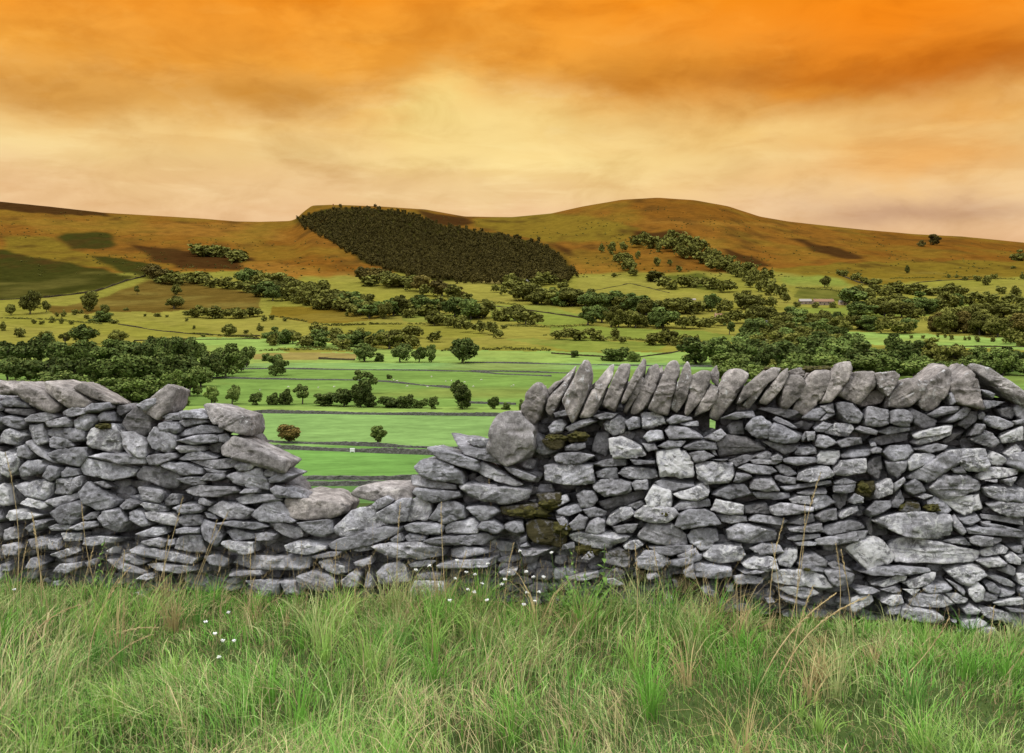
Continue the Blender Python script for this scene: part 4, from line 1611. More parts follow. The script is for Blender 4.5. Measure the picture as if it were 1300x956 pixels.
tree(480, 566, 27, 36, 'fan', MGRN, 'fan-shaped green bush on the lane wall in the gap')
tree(495, 481, 6, 11, 'bush', DARK, 'tiny flat-topped thorn tree beside the field wall')
tree(463, 459, 25, 27, 'round', DARK, 'dark dense tree with bushes at the left end of the row along the bright field')
tree(481, 459, 11, 20, 'bush', DGRN, 'low bushes right of the dark dense tree along the bright field')
tree(508, 460, 25, 28, 'round', DARK, 'full round tree, second in the row along the bright field')
tree(532, 460, 22, 20, 'oval', DGRN, 'upright tree, third in the row along the bright field')
tree(548, 460, 24, 21, 'oval', DGRN, 'upright tree, fourth in the row along the bright field')
tree(587, 461, 34, 32, 'round', DARK, 'largest spreading tree at the right end of the row along the bright field')
tree(291, 427, 17, 21, 'round', OLV, 'lone round tree in the yellow pasture on the left')
tree(783, 458, 20, 42, 'bush', DGRN, 'big wide bush in the field above the upright coping stones')
tree(806, 459, 14, 22, 'bush', MGRN, 'smaller green bush right of the big wide bush')
tree(730, 454, 10, 15, 'bush', DGRN, 'small round bush left of the big wide bush in the field')
tree(1047, 365, 15, 15, 'round', OLV, 'lone round tree on the green slope at the right')
tree(224, 374, 14, 12, 'oval', OLV, 'small tree in the olive hillside field, upper of the pair')
tree(221, 392, 17, 20, 'round', OLV, 'tree at the foot of the olive hillside field, lower of the pair')
tree(174, 374, 12, 11, 'open', OLV, 'lone thin tree in the olive hillside field')
tree(14, 400, 15, 14, 'round', OLV, 'small round tree in the pasture at the far left edge')
tree(38, 399, 32, 24, 'oval', OLV, 'tall tree at the foot of the dark bracken slope')
tree(59, 396, 16, 12, 'oval', OLV, 'slim tree right of the tall tree below the bracken slope')
tree(114, 395, 26, 28, 'oval', OLV, 'dense double tree under the corner of the bracken slope')
tree(133, 401, 15, 14, 'oval', OLV, 'green tree right of the dense double tree')
tree(128, 409, 14, 26, 'bush', MGRN, 'wide green bush before the dense double tree')
tree(108, 438, 27, 36, 'round', DGRN, 'big round tree above the left wood in the yellow pasture')
tree(83, 437, 17, 22, 'open', OLV, 'smaller open tree left of the big round pasture tree')
tree(150, 437, 18, 20, 'round', OLV, 'dark tree at the upper edge of the left wood')
tree(1185, 311, 14, 22, 'round', OBR, 'dark clump of trees high on the right moor')
tree(1170, 313, 8, 16, 'bush', OBR, 'low scrub left of the clump on the right moor')
tree(1292, 331, 14, 28, 'bush', OLV, 'dark bushy clump at the right edge of the moor')
tree(1152, 347, 11, 8, 'oval', OLV, 'lone small tree high in the green slope at the right')
tree(926, 425, 17, 19, 'open', DGRN, 'wind-shaped open tree at the edge of the bright strip field')

# ---- groves, hedges and woods
LW = 'tree of the dark wood behind the left end of the foreground wall'
GLW = 'trees of the wood behind the left wall'
for px, py, h, w, sh, cl in [(5, 462, 30, 34, 'round', DARK), (28, 460, 28, 30, 'round', DARK), (52, 458, 34, 36, 'round', DARK), (75, 462, 30, 34, 'oval', DARK), (98, 466, 34, 36, 'round', DGRN),
                             (120, 462, 30, 30, 'round', DGRN), (140, 462, 34, 34, 'oval', MGRN), (165, 462, 32, 34, 'round', DARK), (188, 462, 36, 34, 'round', DARK), (208, 464, 38, 30, 'oval', DARK),
                             (228, 464, 38, 34, 'oval', DARK), (244, 462, 34, 30, 'round', DGRN), (10, 480, 30, 38, 'round', DARK), (35, 482, 28, 36, 'round', DARK), (60, 484, 30, 38, 'round', DARK), (90, 486, 32, 40, 'round', DARK),
                             (118, 488, 34, 40, 'round', DGRN), (145, 488, 36, 44, 'round', DGRN), (172, 486, 38, 44, 'round', DGRN), (205, 484, 38, 40, 'round', DGRN), (235, 482, 34, 40, 'round', DARK),
                             (20, 502, 22, 34, 'bush', DGRN), (45, 504, 26, 36, 'bush', MGRN), (72, 500, 30, 40, 'round', DARK), (100, 500, 26, 36, 'round', DGRN), (135, 508, 30, 44, 'round', DGRN), (165, 508, 32, 44, 'bush', MGRN),
                             (190, 506, 30, 40, 'bush', DGRN), (215, 505, 36, 34, 'round', MGRN), (240, 500, 36, 34, 'oval', DGRN), (228, 512, 24, 28, 'bush', MGRN), (255, 488, 26, 28, 'round', DGRN),
                             (268, 478, 34, 28, 'round', DARK), (286, 475, 38, 34, 'round', MGRN), (300, 470, 26, 24, 'round', MGRN), (313, 463, 26, 22, 'oval', DGRN), (262, 450, 9, 12, 'bush', MGRN),
                             (-25, 470, 32, 40, 'round', DARK), (-50, 485, 34, 44, 'round', DARK), (-20, 500, 30, 40, 'round', DGRN)]:
    tree(px, py + 3, h * 1.08, w * 1.22, sh, cl, LW, GLW)
cluster([(335, 436), (400, 440), (460, 441), (530, 440)], 17, (13, 22), (1.0, 1.5), [OLV, DGRN, DGRN], 'tree of the hedgerow above the tan strip of field, left of the middle', 'trees in the hedgerow above the tan strip')
cluster([(400, 428), (440, 432), (510, 430), (560, 436)], 9, (12, 18), (1.0, 1.5), [OLV, DGRN], 'tree of the hedgerow above the tan strip of field, left of the middle', 'trees in the hedgerow above the tan strip')
cluster([(310, 362), (350, 372), (400, 384), (440, 392), (490, 402), (540, 402)], 26, (15, 24), (1.0, 1.5), [OLV, OLV, DGRN], 'tree of the thick wooded belt crossing the slope below the moor', 'trees in the wooded belt below the moor')
cluster([(330, 376), (380, 388), (430, 398), (480, 404)], 12, (14, 20), (1.0, 1.5), [OLV, DGRN], 'tree of the thick wooded belt crossing the slope below the moor', 'trees in the wooded belt below the moor')
cluster([(455, 360), (500, 364), (540, 374), (585, 384)], 13, (13, 22), (1.0, 1.6), [OLV, OBR], 'tree of the strip of trees just below the pine plantation', 'trees below the plantation')
cluster([(575, 402), (618, 404)], 6, (18, 26), (1.1, 1.4), [DGRN, OLV], 'tree of the small grove below the middle of the plantation', 'trees of the small grove')
cluster([(535, 400), (560, 398)], 4, (12, 16), (1.1, 1.6), [OLV], 'tree of the small grove below the middle of the plantation', 'trees of the small grove')
cluster([(540, 414), (556, 414), (600, 424), (640, 428)], 8, (12, 18), (0.9, 1.3), [DGRN, OLV], 'tree scattered between the small grove and the bright field', 'trees between grove and bright field')
cluster([(655, 384), (690, 384), (735, 388), (790, 394), (822, 398)], 22, (14, 22), (1.0, 1.6), [OLV, OLV, DGRN], 'tree of the dense belt right of centre below the plantation corner', 'trees of the belt below the plantation corner')
cluster([(640, 366), (690, 362), (720, 364)], 7, (9, 15), (1.1, 1.5), [OLV, OBR], 'tree along the lower edge of the plantation', 'trees at the plantation edge')
cluster([(828, 394), (850, 398), (890, 398), (930, 394), (985, 388)], 12, (13, 22), (1.0, 1.5), [OLV, DGRN], 'tree of the line linking the centre belt to the right hill wood', 'trees linking belt and hill wood')
cluster([(738, 412), (760, 412), (800, 414), (850, 418)], 10, (15, 23), (0.9, 1.3), [DGRN, OLV], 'tree of the row above the long bright strip field right of centre', 'trees above the bright strip field')
cluster([(862, 418), (900, 416), (940, 412)], 7, (12, 19), (0.9, 1.4), [DGRN, OLV], 'tree of the row above the long bright strip field right of centre', 'trees above the bright strip field')
cluster([(622, 408), (660, 410), (690, 412)], 5, (14, 20), (0.9, 1.3), [DGRN, OLV], 'tree around the green field in the middle of the photo', 'trees round the middle field')
cluster([(705, 430), (740, 432), (765, 432), (795, 434)], 7, (8, 17), (1.0, 1.7), [DGRN, OLV], 'tree of the short hedge in the fields above the upright copes', 'trees of the short hedge above the copes')
cluster([(826, 436), (850, 440), (885, 440)], 8, (11, 18), (1.0, 1.6), [DGRN, OLV], 'tree of the short hedge in the fields above the upright copes', 'trees of the short hedge above the copes')
RW = 'tree of the long dark wood behind the right length of wall'
GRW = 'trees of the wood behind the right wall'
cluster([(880, 462), (960, 466), (1060, 466), (1160, 470), (1300, 474)], 24, (22, 36), (0.9, 1.35), [DGRN, DARK, MGRN, OLV, DGRN], RW, GRW, 5)
cluster([(900, 474), (1000, 478), (1100, 480), (1210, 480), (1330, 480)], 20, (18, 32), (0.9, 1.5), [DGRN, MGRN, LGRN, MGRN], RW, GRW, 4)
cluster([(950, 448), (1020, 450), (1080, 452)], 12, (22, 30), (1.0, 1.4), [DGRN, OLV], RW, GRW)
cluster([(915, 484), (985, 486)], 5, (16, 24), (1.2, 1.5), [MGRN, LGRN], RW, GRW)
for q in [(1012, 390, 8, 11), (1036, 391, 9, 13), (1058, 391, 8, 12), (1100, 392, 11, 16), (1079, 391, 6, 9)]:
    tree(*q, 'bush', OLV, 'bush growing in front of the hill farm buildings on the right', 'bushes before the hill farm')
UR = 'tree of the copses around the farm buildings on the right'
GUR = 'trees of the copses around the farm'
cluster([(950, 408), (1000, 412), (1050, 420), (1080, 424)], 16, (14, 22), (1.0, 1.5), [OLV, DGRN], UR, GUR, 5)
cluster([(950, 424), (1000, 430), (1060, 436)], 14, (16, 24), (1.0, 1.5), [OLV, DGRN], UR, GUR, 5)
cluster([(1085, 402), (1130, 400), (1170, 404)], 9, (13, 20), (1.0, 1.5), [OLV, DGRN], UR, GUR, 4)
cluster([(1085, 385), (1120, 390), (1180, 396), (1230, 392)], 14, (13, 22), (1.0, 1.5), [OLV, DGRN], UR, GUR, 3)
cluster([(1090, 420), (1120, 422), (1160, 424)], 8, (13, 19), (1.0, 1.5), [OLV, DGRN], UR, GUR, 3)
RD = 'tree of the brownish wood at the right edge above the pale field'
cluster([(1180, 422), (1240, 424), (1310, 426)], 14, (20, 27), (0.9, 1.3), [OBR, OLV, OLV], RD, 'trees of the brownish wood')
cluster([(1195, 408), (1260, 404), (1320, 402)], 10, (12, 18), (1.2, 1.7), [OLV], RD, 'trees of the brownish wood')
cluster([(1272, 436), (1310, 437)], 4, (14, 20), (0.8, 1.1), [OLV], RD, 'trees of the brownish wood')
cluster([(1085, 372), (1120, 372), (1150, 373), (1185, 372), (1215, 378), (1262, 386), (1310, 392)], 20, (8, 15), (1.1, 1.9), [OLV], 'tree of the hedge lines on the green slope at the far right', 'trees of the hedge lines on the right slope')
cluster([(1060, 347), (1080, 354), (1115, 364)], 7, (5, 10), (1.0, 1.8), [OLV], 'bush of the field edge high on the right slope', 'bushes on the right slope', 2)
for q in [(1205, 353, 6, 6), (1214, 353, 6, 5), (1225, 356, 5, 10), (1241, 357, 9, 12), (1253, 362, 15, 14), (1262, 354, 8, 10), (1271, 373, 12, 14), (1291, 376, 14, 18), (1286, 341, 4, 8), (1298, 354, 9, 8), (1110, 363, 4, 8)]:
    tree(*q, 'bush', OLV, 'bush scattered over the fields high at the right edge', 'bushes high at the right edge')
for q in [(1190, 428, 6, 6), (1200, 429, 6, 6), (1157, 430, 5, 6), (1225, 432, 6, 5), (1231, 432, 7, 5), (1208, 432, 8, 7), (1172, 430, 5, 6), (1262, 448, 8, 9), (1241, 434, 9, 8), (1260, 434, 8, 8), (1180, 444, 18, 24), (1155, 440, 8, 8)]:
    tree(*q, 'bush', DGRN, 'small bush dotted across the pale field on the right', 'small bushes in the pale right field')
cluster([(198, 356), (215, 360), (235, 360), (262, 362), (300, 368), (330, 376)], 16, (9, 16), (1.1, 1.7), [OLV, OBR], 'tree of the scrubby line under the left moor', 'scrubby line under the left moor')
cluster([(190, 352), (210, 358)], 4, (14, 20), (1.1, 1.4), [OLV, OBR], 'tree of the scrubby line under the left moor', 'scrubby line under the left moor')
cluster([(245, 322), (280, 326), (315, 333)], 11, (9, 14), (1.3, 2.0), [OBR, OLV], 'dark bush of the clump on the open left moor', 'dark clump on the left moor')
cluster([(240, 402), (275, 404), (300, 404), (330, 402)], 9, (9, 15), (1.3, 2.0), [OLV, OBR], 'bush of the thick hedge in the left pastures', 'bushes of the left pasture hedge', 1.5)
for q in [(66, 410, 9, 9), (78, 411, 8, 8), (43, 411, 7, 8), (53, 412, 6, 8), (90, 412, 5, 9), (102, 398, 6, 8), (95, 400, 8, 9), (72, 402, 7, 6), (80, 402, 9, 8), (4, 420, 12, 10), (26, 428, 14, 18), (56, 432, 14, 20), (145, 411, 6, 14), (200, 402, 5, 11), (184, 402, 4, 5), (237, 408, 6, 5), (246, 418, 6, 5), (258, 428, 5, 7), (318, 428, 5, 7), (160, 394, 4, 9), (212, 403, 4, 5), (110, 405, 6, 9), (335, 408, 8, 10), (345, 406, 7, 9), (362, 408, 6, 8), (330, 420, 10, 11), (312, 424, 6, 8)]:
    tree(*q, 'bush', OLV, 'small bush dotted over the pale left pastures', 'small bushes in the left pastures')
cluster([(806, 308), (840, 318), (880, 332), (930, 352), (970, 372), (1000, 382)], 30, (12, 19), (0.8, 1.2), [OBR, OLV], 'tree of the wood running diagonally down the right hill', 'trees of the diagonal hill wood', 6, ('oval', 'round', 'cone'))
cluster([(850, 310), (890, 322), (930, 342), (975, 362)], 20, (12, 17), (0.8, 1.2), [OBR, OLV], 'tree of the wood running diagonally down the right hill', 'trees of the diagonal hill wood', 5, ('oval', 'round', 'cone'))
for q in [(764, 321, 13, 9), (777, 323, 17, 12), (792, 320, 14, 12), (810, 329, 11, 8), (834, 338, 12, 11), (850, 338, 9, 9), (862, 345, 8, 9), (780, 352, 6, 9)]:
    tree(*q, 'oval', OBR, 'small tree scattered on the brown hill below the dome', 'small trees on the brown hill')
cluster([(783, 330), (795, 340), (806, 351)], 6, (9, 14), (1.0, 1.5), [OBR, OLV], 'small tree scattered on the brown hill below the dome', 'small trees on the brown hill')
tree(831, 357, 13, 32, 'bush', OLV, 'wide dark bush in the yellow-green hill field right of centre')
cluster([(840, 366), (870, 366), (900, 366), (930, 372)], 9, (9, 15), (1.0, 1.5), [OLV], 'tree of the row below the dark green hill field', 'trees below the dark green hill field')
cluster([(620, 374), (655, 372), (690, 376)], 6, (9, 16), (1.0, 1.5), [OLV], 'tree along the lower edge of the plantation', 'trees at the plantation edge')
cluster([(500, 390), (560, 388), (620, 386)], 7, (8, 14), (1.0, 1.6), [OLV], 'tree of the strip of trees just below the pine plantation', 'trees below the plantation')
cluster([(550, 412), (600, 414), (650, 420)], 6, (5, 9), (1.0, 1.6), [OLV], 'tree scattered between the small grove and the bright field', 'trees between grove and bright field')

HEDGES = [([(330, 446), (400, 444), (450, 446)], 2.2, 'low hedge along the top of the tan strip of field'), ([(560, 446), (640, 444), (700, 446)], 2.4, 'low hedge at the back of the bright field left of the copes'),
          ([(640, 414), (700, 416), (745, 414)], 2.4, 'hedge below the green field in the middle of the photo'), ([(690, 426), (780, 430), (860, 436)], 2.2, 'hedge dividing the two narrow fields above the copes'),
          ([(470, 412), (540, 412), (600, 416)], 2.2, 'hedge between the middle pastures left of centre'), ([(350, 402), (420, 414), (480, 412)], 2.2, 'dark hedge round the olive pasture left of centre'),
          ([(240, 424), (300, 428), (340, 430)], 1.8, 'low hedge at the right end of the yellow pasture'), ([(1090, 404), (1160, 408), (1190, 406)], 3.0, 'hedge below the copses on the right'),
          ([(1010, 366), (1050, 368), (1090, 374)], 2.6, 'hedge along the dark green field above the hill farm'), ([(1120, 384), (1200, 388), (1240, 386)], 2.8, 'hedge across the yellow slope at the right'),
          ([(1130, 354), (1220, 352), (1310, 356)], 2.4, 'thin hedge high across the green slope at the right'), ([(800, 382), (870, 386), (930, 384)], 2.6, 'hedge below the yellowish field right of centre'),
          ([(560, 384), (620, 384), (660, 388)], 2.6, 'hedge above the green field in the middle of the photo'), ([(1000, 402), (1050, 404), (1090, 400)], 2.8, 'hedge behind the long grey-brown barn'),
          ([(0, 404), (60, 406), (130, 412)], 1.8, 'broken hedge in the pastures at the far left')]
for line, hh, lab in HEDGES:
    pts = [at(line[0][0] + (line[-1][0] - line[0][0]) * k / 40, np.interp(line[0][0] + (line[-1][0] - line[0][0]) * k / 40, [q[0] for q in line], [q[1] for q in line])) for k in range(41)]
    org = pts[20]
    VV, AA = [], []
    ln = sum(math.dist(pts[k][:2], pts[k + 1][:2]) for k in range(40))
    n = int(min(2600, ln * 14))
    for k in range(n):
        s = RNG.uniform(0, 39.999); i = int(s); f = s - i
        if vnoise(np.array([[s * 0.7, hh, 1.7]]), 31)[0] < -0.45: continue
        hl = hh * (0.75 + 0.6 * vnoise(np.array([[s * 1.9, hh, 8.1]]), 33)[0])
        c_ = np.array([pts[i][j] * (1 - f) + pts[i + 1][j] * f for j in range(3)]) - org + [RNG.normal(0, .6), RNG.normal(0, .6), hl * math.sqrt(RNG.random())]
        a_ = RNG.normal(size=3); a_ /= np.linalg.norm(a_); b_ = np.cross(a_, RNG.normal(size=3)); b_ /= np.linalg.norm(b_)
        sz = RNG.uniform(.25, .6)
        VV.append([c_ - a_ * sz, c_ - b_ * sz, c_ + a_ * sz, c_ + b_ * sz]); AA.append([[RNG.uniform(.25, .75), RNG.random() ** 2, 0]] * 4)
    o = mesh_np('hedge', np.array(VV).reshape(-1, 3), np.arange(len(VV) * 4).reshape(-1, 4), m_leaf, False, {'leaf': np.array(AA).reshape(-1, 3)}, loc=org)
    o.color = (*OLV, 1)
    tag(o, lab, 'hedge')

vis = sorted(TREES, key=lambda q: -(q[2] * q[3]) - (1e5 if q[7] is None else 0))
NTH = 298
from collections import Counter
cnt = Counter(q[7] for q in vis[:NTH] if q[7])
restV, restF, restA, kk = [], [], [], 0
for i, (px, py, h, w, sh, colr, label, group) in enumerate(vis):
    X, Y, Z = at(px, py)
    H, Wd = h * Y / F, w * Y / F
    cm, tm = SHAPES[sh][int(RNG.integers(len(SHAPES[sh])))]
    rz = RNG.uniform(0, 6.28)
    if i < NTH:
        bush = sh == 'bush' or H < 4.5
        r = empty('bush' if bush else 'tree', (X, Y, Z), rz)
        fx = RNG.uniform(0.82, 1.22)
        r.scale = (Wd * fx, Wd * fx * RNG.uniform(0.85, 1.15), H)
        tag(r, label, 'bush' if bush else 'tree', group)
        for nm, me in (('crown', cm), ('trunk', tm)):
            o = bpy.data.objects.new(nm, me)
            COL.objects.link(o)
            o.parent = r
            o.color = (*colr, 1)
    else:
        V = np.empty(len(cm.vertices) * 3, np.float32); cm.vertices.foreach_get('co', V); V = V.reshape(-1, 4, 3)
        a = np.empty(len(cm.vertices) * 4, np.float32); cm.attributes['leaf'].data.foreach_get('color', a); a = a.reshape(-1, 4, 4)
        sel = RNG.choice(len(V), 500, replace=False)
        V = V[sel]; a = a[sel, :, :3].reshape(-1, 3)
        ctr = V.mean(1, keepdims=True); V = ctr + (V - ctr) * 2.0
        V = V.reshape(-1, 3)
        c_, s_ = math.cos(rz), math.sin(rz)
        V = np.stack([(V[:, 0] * c_ - V[:, 1] * s_) * Wd + X, (V[:, 0] * s_ + V[:, 1] * c_) * Wd + Y, V[:, 2] * H + Z], 1)
        restV.append(V); restF.append(np.arange(2000).reshape(-1, 4) + kk); kk += 2000; restA.append(a)
gn = 0
while gn < 900:
    px, py = RNG.uniform(-20, 1320), RNG.uniform(262, 352)
    if py < ridge(px) + 3 or (370 < px < 735 and 262 < py < 360 and inpoly(np.array([px]), np.array([py]), [(370, 284), (396, 266), (480, 262), (600, 288), (695, 308), (740, 350), (640, 366), (520, 356), (400, 302)])[0]): continue
    if vnoise(np.array([[px / 46.0, py / 11.0, 4.4]]), 12)[0] < RNG.uniform(-0.25, 0.6): continue
    X, Y, Z = at(px, py)
    cm = SHAPES['bush'][int(RNG.integers(3))][0]
    V = np.empty(len(cm.vertices) * 3, np.float32); cm.vertices.foreach_get('co', V); V = V.reshape(-1, 4, 3)
    a = np.empty(len(cm.vertices) * 4, np.float32); cm.attributes['leaf'].data.foreach_get('color', a); a = a.reshape(-1, 4, 4)
    sel = RNG.choice(len(V), 60, replace=False)
    V = V[sel]; a = a[sel, :, :3].reshape(-1, 3)
    ctr = V.mean(1, keepdims=True); V = (ctr + (V - ctr) * 3.6).reshape(-1, 3)
    Wd, H = RNG.uniform(2.5, 7), RNG.uniform(1.0, 2.6)
    restV.append(V * [Wd, Wd, H] + [X, Y, Z - 0.2]); restF.append(np.arange(240).reshape(-1, 4) + kk); kk += 240
    restA.append(np.clip(a * [0.8, 1, 1], 0, 1)); gn += 1
if restV:
    o = mesh_np('distant_scrub', np.vstack(restV), np.vstack(restF), m_leaf, False, {'leaf': np.vstack(restA)})
    o.color = (*OLV, 1)
    tag(o, 'scattered small dark bushes dotted over the far fields and hills', 'scrub', kind='stuff')

# ---- pine plantation on the scarp: one mass
PLANT = [(376, 282), (396, 273), (430, 266), (470, 266), (520, 272), (560, 287), (600, 294), (650, 302), (688, 313), (712, 331), (728, 350), (722, 358), (640, 362), (580, 358), (520, 352), (470, 335), (430, 314), (400, 297)]
PV, PF, PA, kk = [], [], [], 0
prot = []
for sh in ('oval', 'round'):
    for cm, tm in SHAPES[sh][:2]:
        V = np.empty(len(cm.vertices) * 3, np.float32); cm.vertices.foreach_get('co', V)
        a = np.empty(len(cm.vertices) * 4, np.float32); cm.attributes['leaf'].data.foreach_get('color', a)
        prot.append((V.reshape(-1, 4, 3), a.reshape(-1, 4, 4)))
n = 0
py = 264.0
while py < 364:
    px = 374 + RNG.uniform(0, 4)
    while px < 732:
        jx, jy = px + RNG.uniform(-2, 2), py + RNG.uniform(-1.2, 1.2)
        if inpoly(np.array([jx + RNG.normal(0, 2.2)]), np.array([jy + RNG.normal(0, 1.6)]), PLANT)[0]:
            X, Y, Z = at(jx, jy)
            H = RNG.uniform(9.5, 14); Wd = RNG.uniform(9, 14)
            V, a = prot[RNG.integers(len(prot))]
            sel = RNG.choice(len(V), 190, replace=False)
            V = V[sel]; a = a[sel, :, :3].reshape(-1, 3)
            ctr = V.mean(1, keepdims=True); V = (ctr + (V - ctr) * 2.4).reshape(-1, 3)
            PV.append(V * [Wd, Wd, H] + [X, Y, Z - 0.5]); PF.append(np.arange(760).reshape(-1, 4) + kk); kk += 760
            PA.append(np.clip(a * [0.45, 0.5, 1] + [0.15 + RNG.normal(0, 0.10), 0, 0], 0, 1))
        px += 4.3
    py += 2.1
o = mesh_np('plantation', np.vstack(PV), np.vstack(PF), m_leaf, False, {'leaf': np.vstack(PA)})
o.color = (0.058, 0.047, 0.011, 1)
tag(o, 'dense dark conifer plantation covering the face of the central scarp', 'plantation', kind='stuff')

# ================================================================ FIELD WALLS
m_fw, nb, bs = material('field_wall_stone')
pos = nb.n('ShaderNodeNewGeometry').outputs['Position']
vor = nb.n('ShaderNodeTexVoronoi')
mp = nb.n('ShaderNodeMapping')
nb.put(mp.inputs[0], pos); mp.inputs['Scale'].default_value = (2.2, 2.2, 5.0)
nb.put(vor.inputs['Vector'], mp.outputs[0]); vor.inputs['Scale'].default_value = 1.3
sp = nb.n('ShaderNodeSeparateColor'); nb.put(sp.inputs[0], vor.outputs['Color'])
nb.put(bs.inputs['Base Color'], nb.ramp(nb.m('ADD', nb.m('MULTIPLY', sp.outputs[0], 0.5), nb.m('MULTIPLY', nb.noise(pos, 0.8, 6, 0.7), 0.5)),
                                       [(0.2, (0.036, 0.034, 0.028)), (0.5, (0.074, 0.070, 0.062)), (0.85, (0.15, 0.145, 0.135))]))


m_fd, nb, bs = material('shrubby_shaded_wall')  # dark brown-olive: hedge growth plus the wall's shadow put into the colour
nb.put(bs.inputs['Base Color'], nb.ramp(nb.noise(nb.n('ShaderNodeNewGeometry').outputs['Position'], 0.25, 6, 0.7), [(0.35, (0.018, 0.014, 0.006)), (0.65, (0.060, 0.046, 0.018))]))


def field_wall(line, label, height=1.35, thick=0.55, sink=0.1, step=2.0, cat='field wall', name='field_wall', group=None, gap=None, mat=None):
    pts = []
    for (x0, y0), (x1, y1) in zip(line[:-1], line[1:]):
        n = max(2, int(abs(x1 - x0) / step))
        for k in range(n):
            f = k / n
            pts.append((x0 + (x1 - x0) * f, y0 + (y1 - y0) * f))
    pts.append(line[-1])
    P = np.array([at(*p) for p in pts])
    # evenly resample in the world so that stones are not stretched
    d = np.concatenate([[0], np.cumsum(np.linalg.norm(np.diff(P[:, :2], axis=0), axis=1))])
    m = int(min(max(d[-1] / 0.9, 12), 700))
    s = np.linspace(0, d[-1], m)
    kr = max(3, int(m / len(P)) | 1)
    Q = np.stack([np.interp(s, d, P[:, j]) for j in range(3)], 1)
    for j in range(m): Q[j, 2] = ground_z(Q[j, 0], Q[j, 1])
    T = np.gradient(Q[:, :2], axis=0); T /= np.linalg.norm(T, axis=1)[:, None] + 1e-9
    Nn = np.stack([-T[:, 1], T[:, 0]], 1)
    hts = height * (1 + 0.10 * RNG.normal(size=m) * 0.6) + 0.10 * height * np.interp(s, np.arange(0, d[-1] + 20, 11.0), RNG.normal(size=len(np.arange(0, d[-1] + 20, 11.0))))
    hts = hts * np.clip(1 + 0.5 * np.array([vnoise(np.array([[q_ * 0.05, 3.3, height]]), 8)[0] for q_ in s]), 0.6, 1.3)
    hts = np.clip(hts, 0.45 * height, 1.4 * height)
    rings = []
    for off, z in ((-.5, -sink), (-.40, .75), (-.30, 1.0), (.30, 1.0), (.40, .75), (.5, -sink)):
        zz = np.full(m, z) if z < 0 else z * hts
        jit = RNG.normal(0, 0.05, m) if z > 0 else 0
        rings.append(np.column_stack([Q[:, 0] + Nn[:, 0] * (off * thick + jit), Q[:, 1] + Nn[:, 1] * (off * thick + jit), Q[:, 2] + zz]))
    k = len(rings)
    V = np.stack(rings, 1)
    idx = np.arange(m * k).reshape(m, k)
    q = np.stack([idx[:-1, :-1], idx[1:, :-1], idx[1:, 1:], idx[:-1, 1:]], -1).reshape(-1, 4)
    org = Q[m // 2].copy()
    caps = [idx[0][None, :], idx[-1][::-1][None, :]]
    o = mesh_np(name, V.reshape(-1, 3) - org, [q] + caps, mat or m_fw, False, loc=org)
    tag(o, label, cat, group, 'thing')
    return o


field_wall([(-150, 618), (300, 617), (365, 617), (440, 617), (520, 616), (580, 617), (900, 620), (1500, 622)], 'nearer grey stone wall of the lowest lane seen through the gap', 1.15, 0.6)
field_wall([(-150, 609), (300, 609), (365, 609), (440, 609), (490, 609.5), (560, 608), (900, 610), (1500, 612)], 'farther grey stone wall of the lowest lane seen through the gap', 1.0, 0.6)
field_wall([(-150, 562), (310, 568), (350, 570), (430, 573), (500, 576), (560, 578), (700, 582), (1000, 590)], 'nearer long stone wall below the rusty bush and the fan-shaped bush', 1.25, 0.6)
field_wall([(-150, 550), (310, 559), (350, 562), (430, 565), (500, 568), (570, 570), (700, 574), (1000, 580)], 'thin stone wall running behind the rusty bush and the fan-shaped bush', 0.9, 0.5)
field_wall([(250, 532), (300, 528.5), (318, 526), (332, 524.5), (400, 525.5), (470, 526.5), (560, 527.5), (635, 528.5), (760, 529.5)], 'long stone wall dividing the two bright middle fields above the gap', 1.25, 0.6)
field_wall([(262, 480), (330, 481.5), (400, 482.5), (450, 483), (490, 485), (530, 489), (572, 493)], 'thin stone wall sloping down right behind the tall spreading tree', 0.85, 0.6)
field_wall([(300, 469), (350, 468.5), (420, 469.5), (520, 470.5), (598, 472), (630, 475), (700, 478)], 'straight dark stone wall behind the lone dark field tree', 0.85, 0.6)
field_wall([(598, 471.5), (640, 472), (690, 473.5), (740, 474.5)], 'short stone wall branching right behind the first copes', 0.85, 0.6)
field_wall([(590, 460.5), (630, 461), (720, 463), (800, 464.5), (920, 466)], 'stone wall along the back of the bright field left of the copes', 0.85, 0.6)
field_wall([(590, 512), (655, 514)], 'short low stone wall near the tiny bush left of the boulder', 1.0, 0.5)
field_wall([(150, 412), (200, 420), (240, 424), (290, 426), (330, 427)], 'thin wall curving across the yellow pasture on the left', 1.1, 0.5, mat=m_fd)
field_wall([(170, 433), (230, 431.5), (330, 430.5)], 'thin wall along the top of the green field behind the left wood', 1.1, 0.5, mat=m_fd)
field_wall([(405, 456), (430, 457), (450, 457.5)], 'low dark bank at the right end of the tan strip', 2.0, 2.0, mat=m_fd)
field_wall([(700, 449), (740, 452), (800, 455), (850, 449), (880, 442)], 'field wall behind the big wide bush in the fields right of centre', 1.1, 0.5, mat=m_fd)
field_wall([(1060, 448), (1150, 442), (1200, 440), (1320, 441)], 'thin wall along the lower edge of the pale field on the right', 1.1, 0.5, mat=m_fd)
field_wall([(1140, 366), (1165, 359), (1200, 356), (1240, 355)], 'faint wall climbing the green slope at the right', 1.3, 0.6, mat=m_fd)
field_wall([(1065, 349), (1090, 359), (1120, 364), (1150, 366)], 'dark hedge-lined wall descending the right slope', 1.8, 1.0, mat=m_fd)
field_wall([(0, 381), (60, 378), (120, 371), (160, 357), (185, 351)], 'dark wall at the foot of the bracken slope on the left', 2.2, 1.0, mat=m_fd)
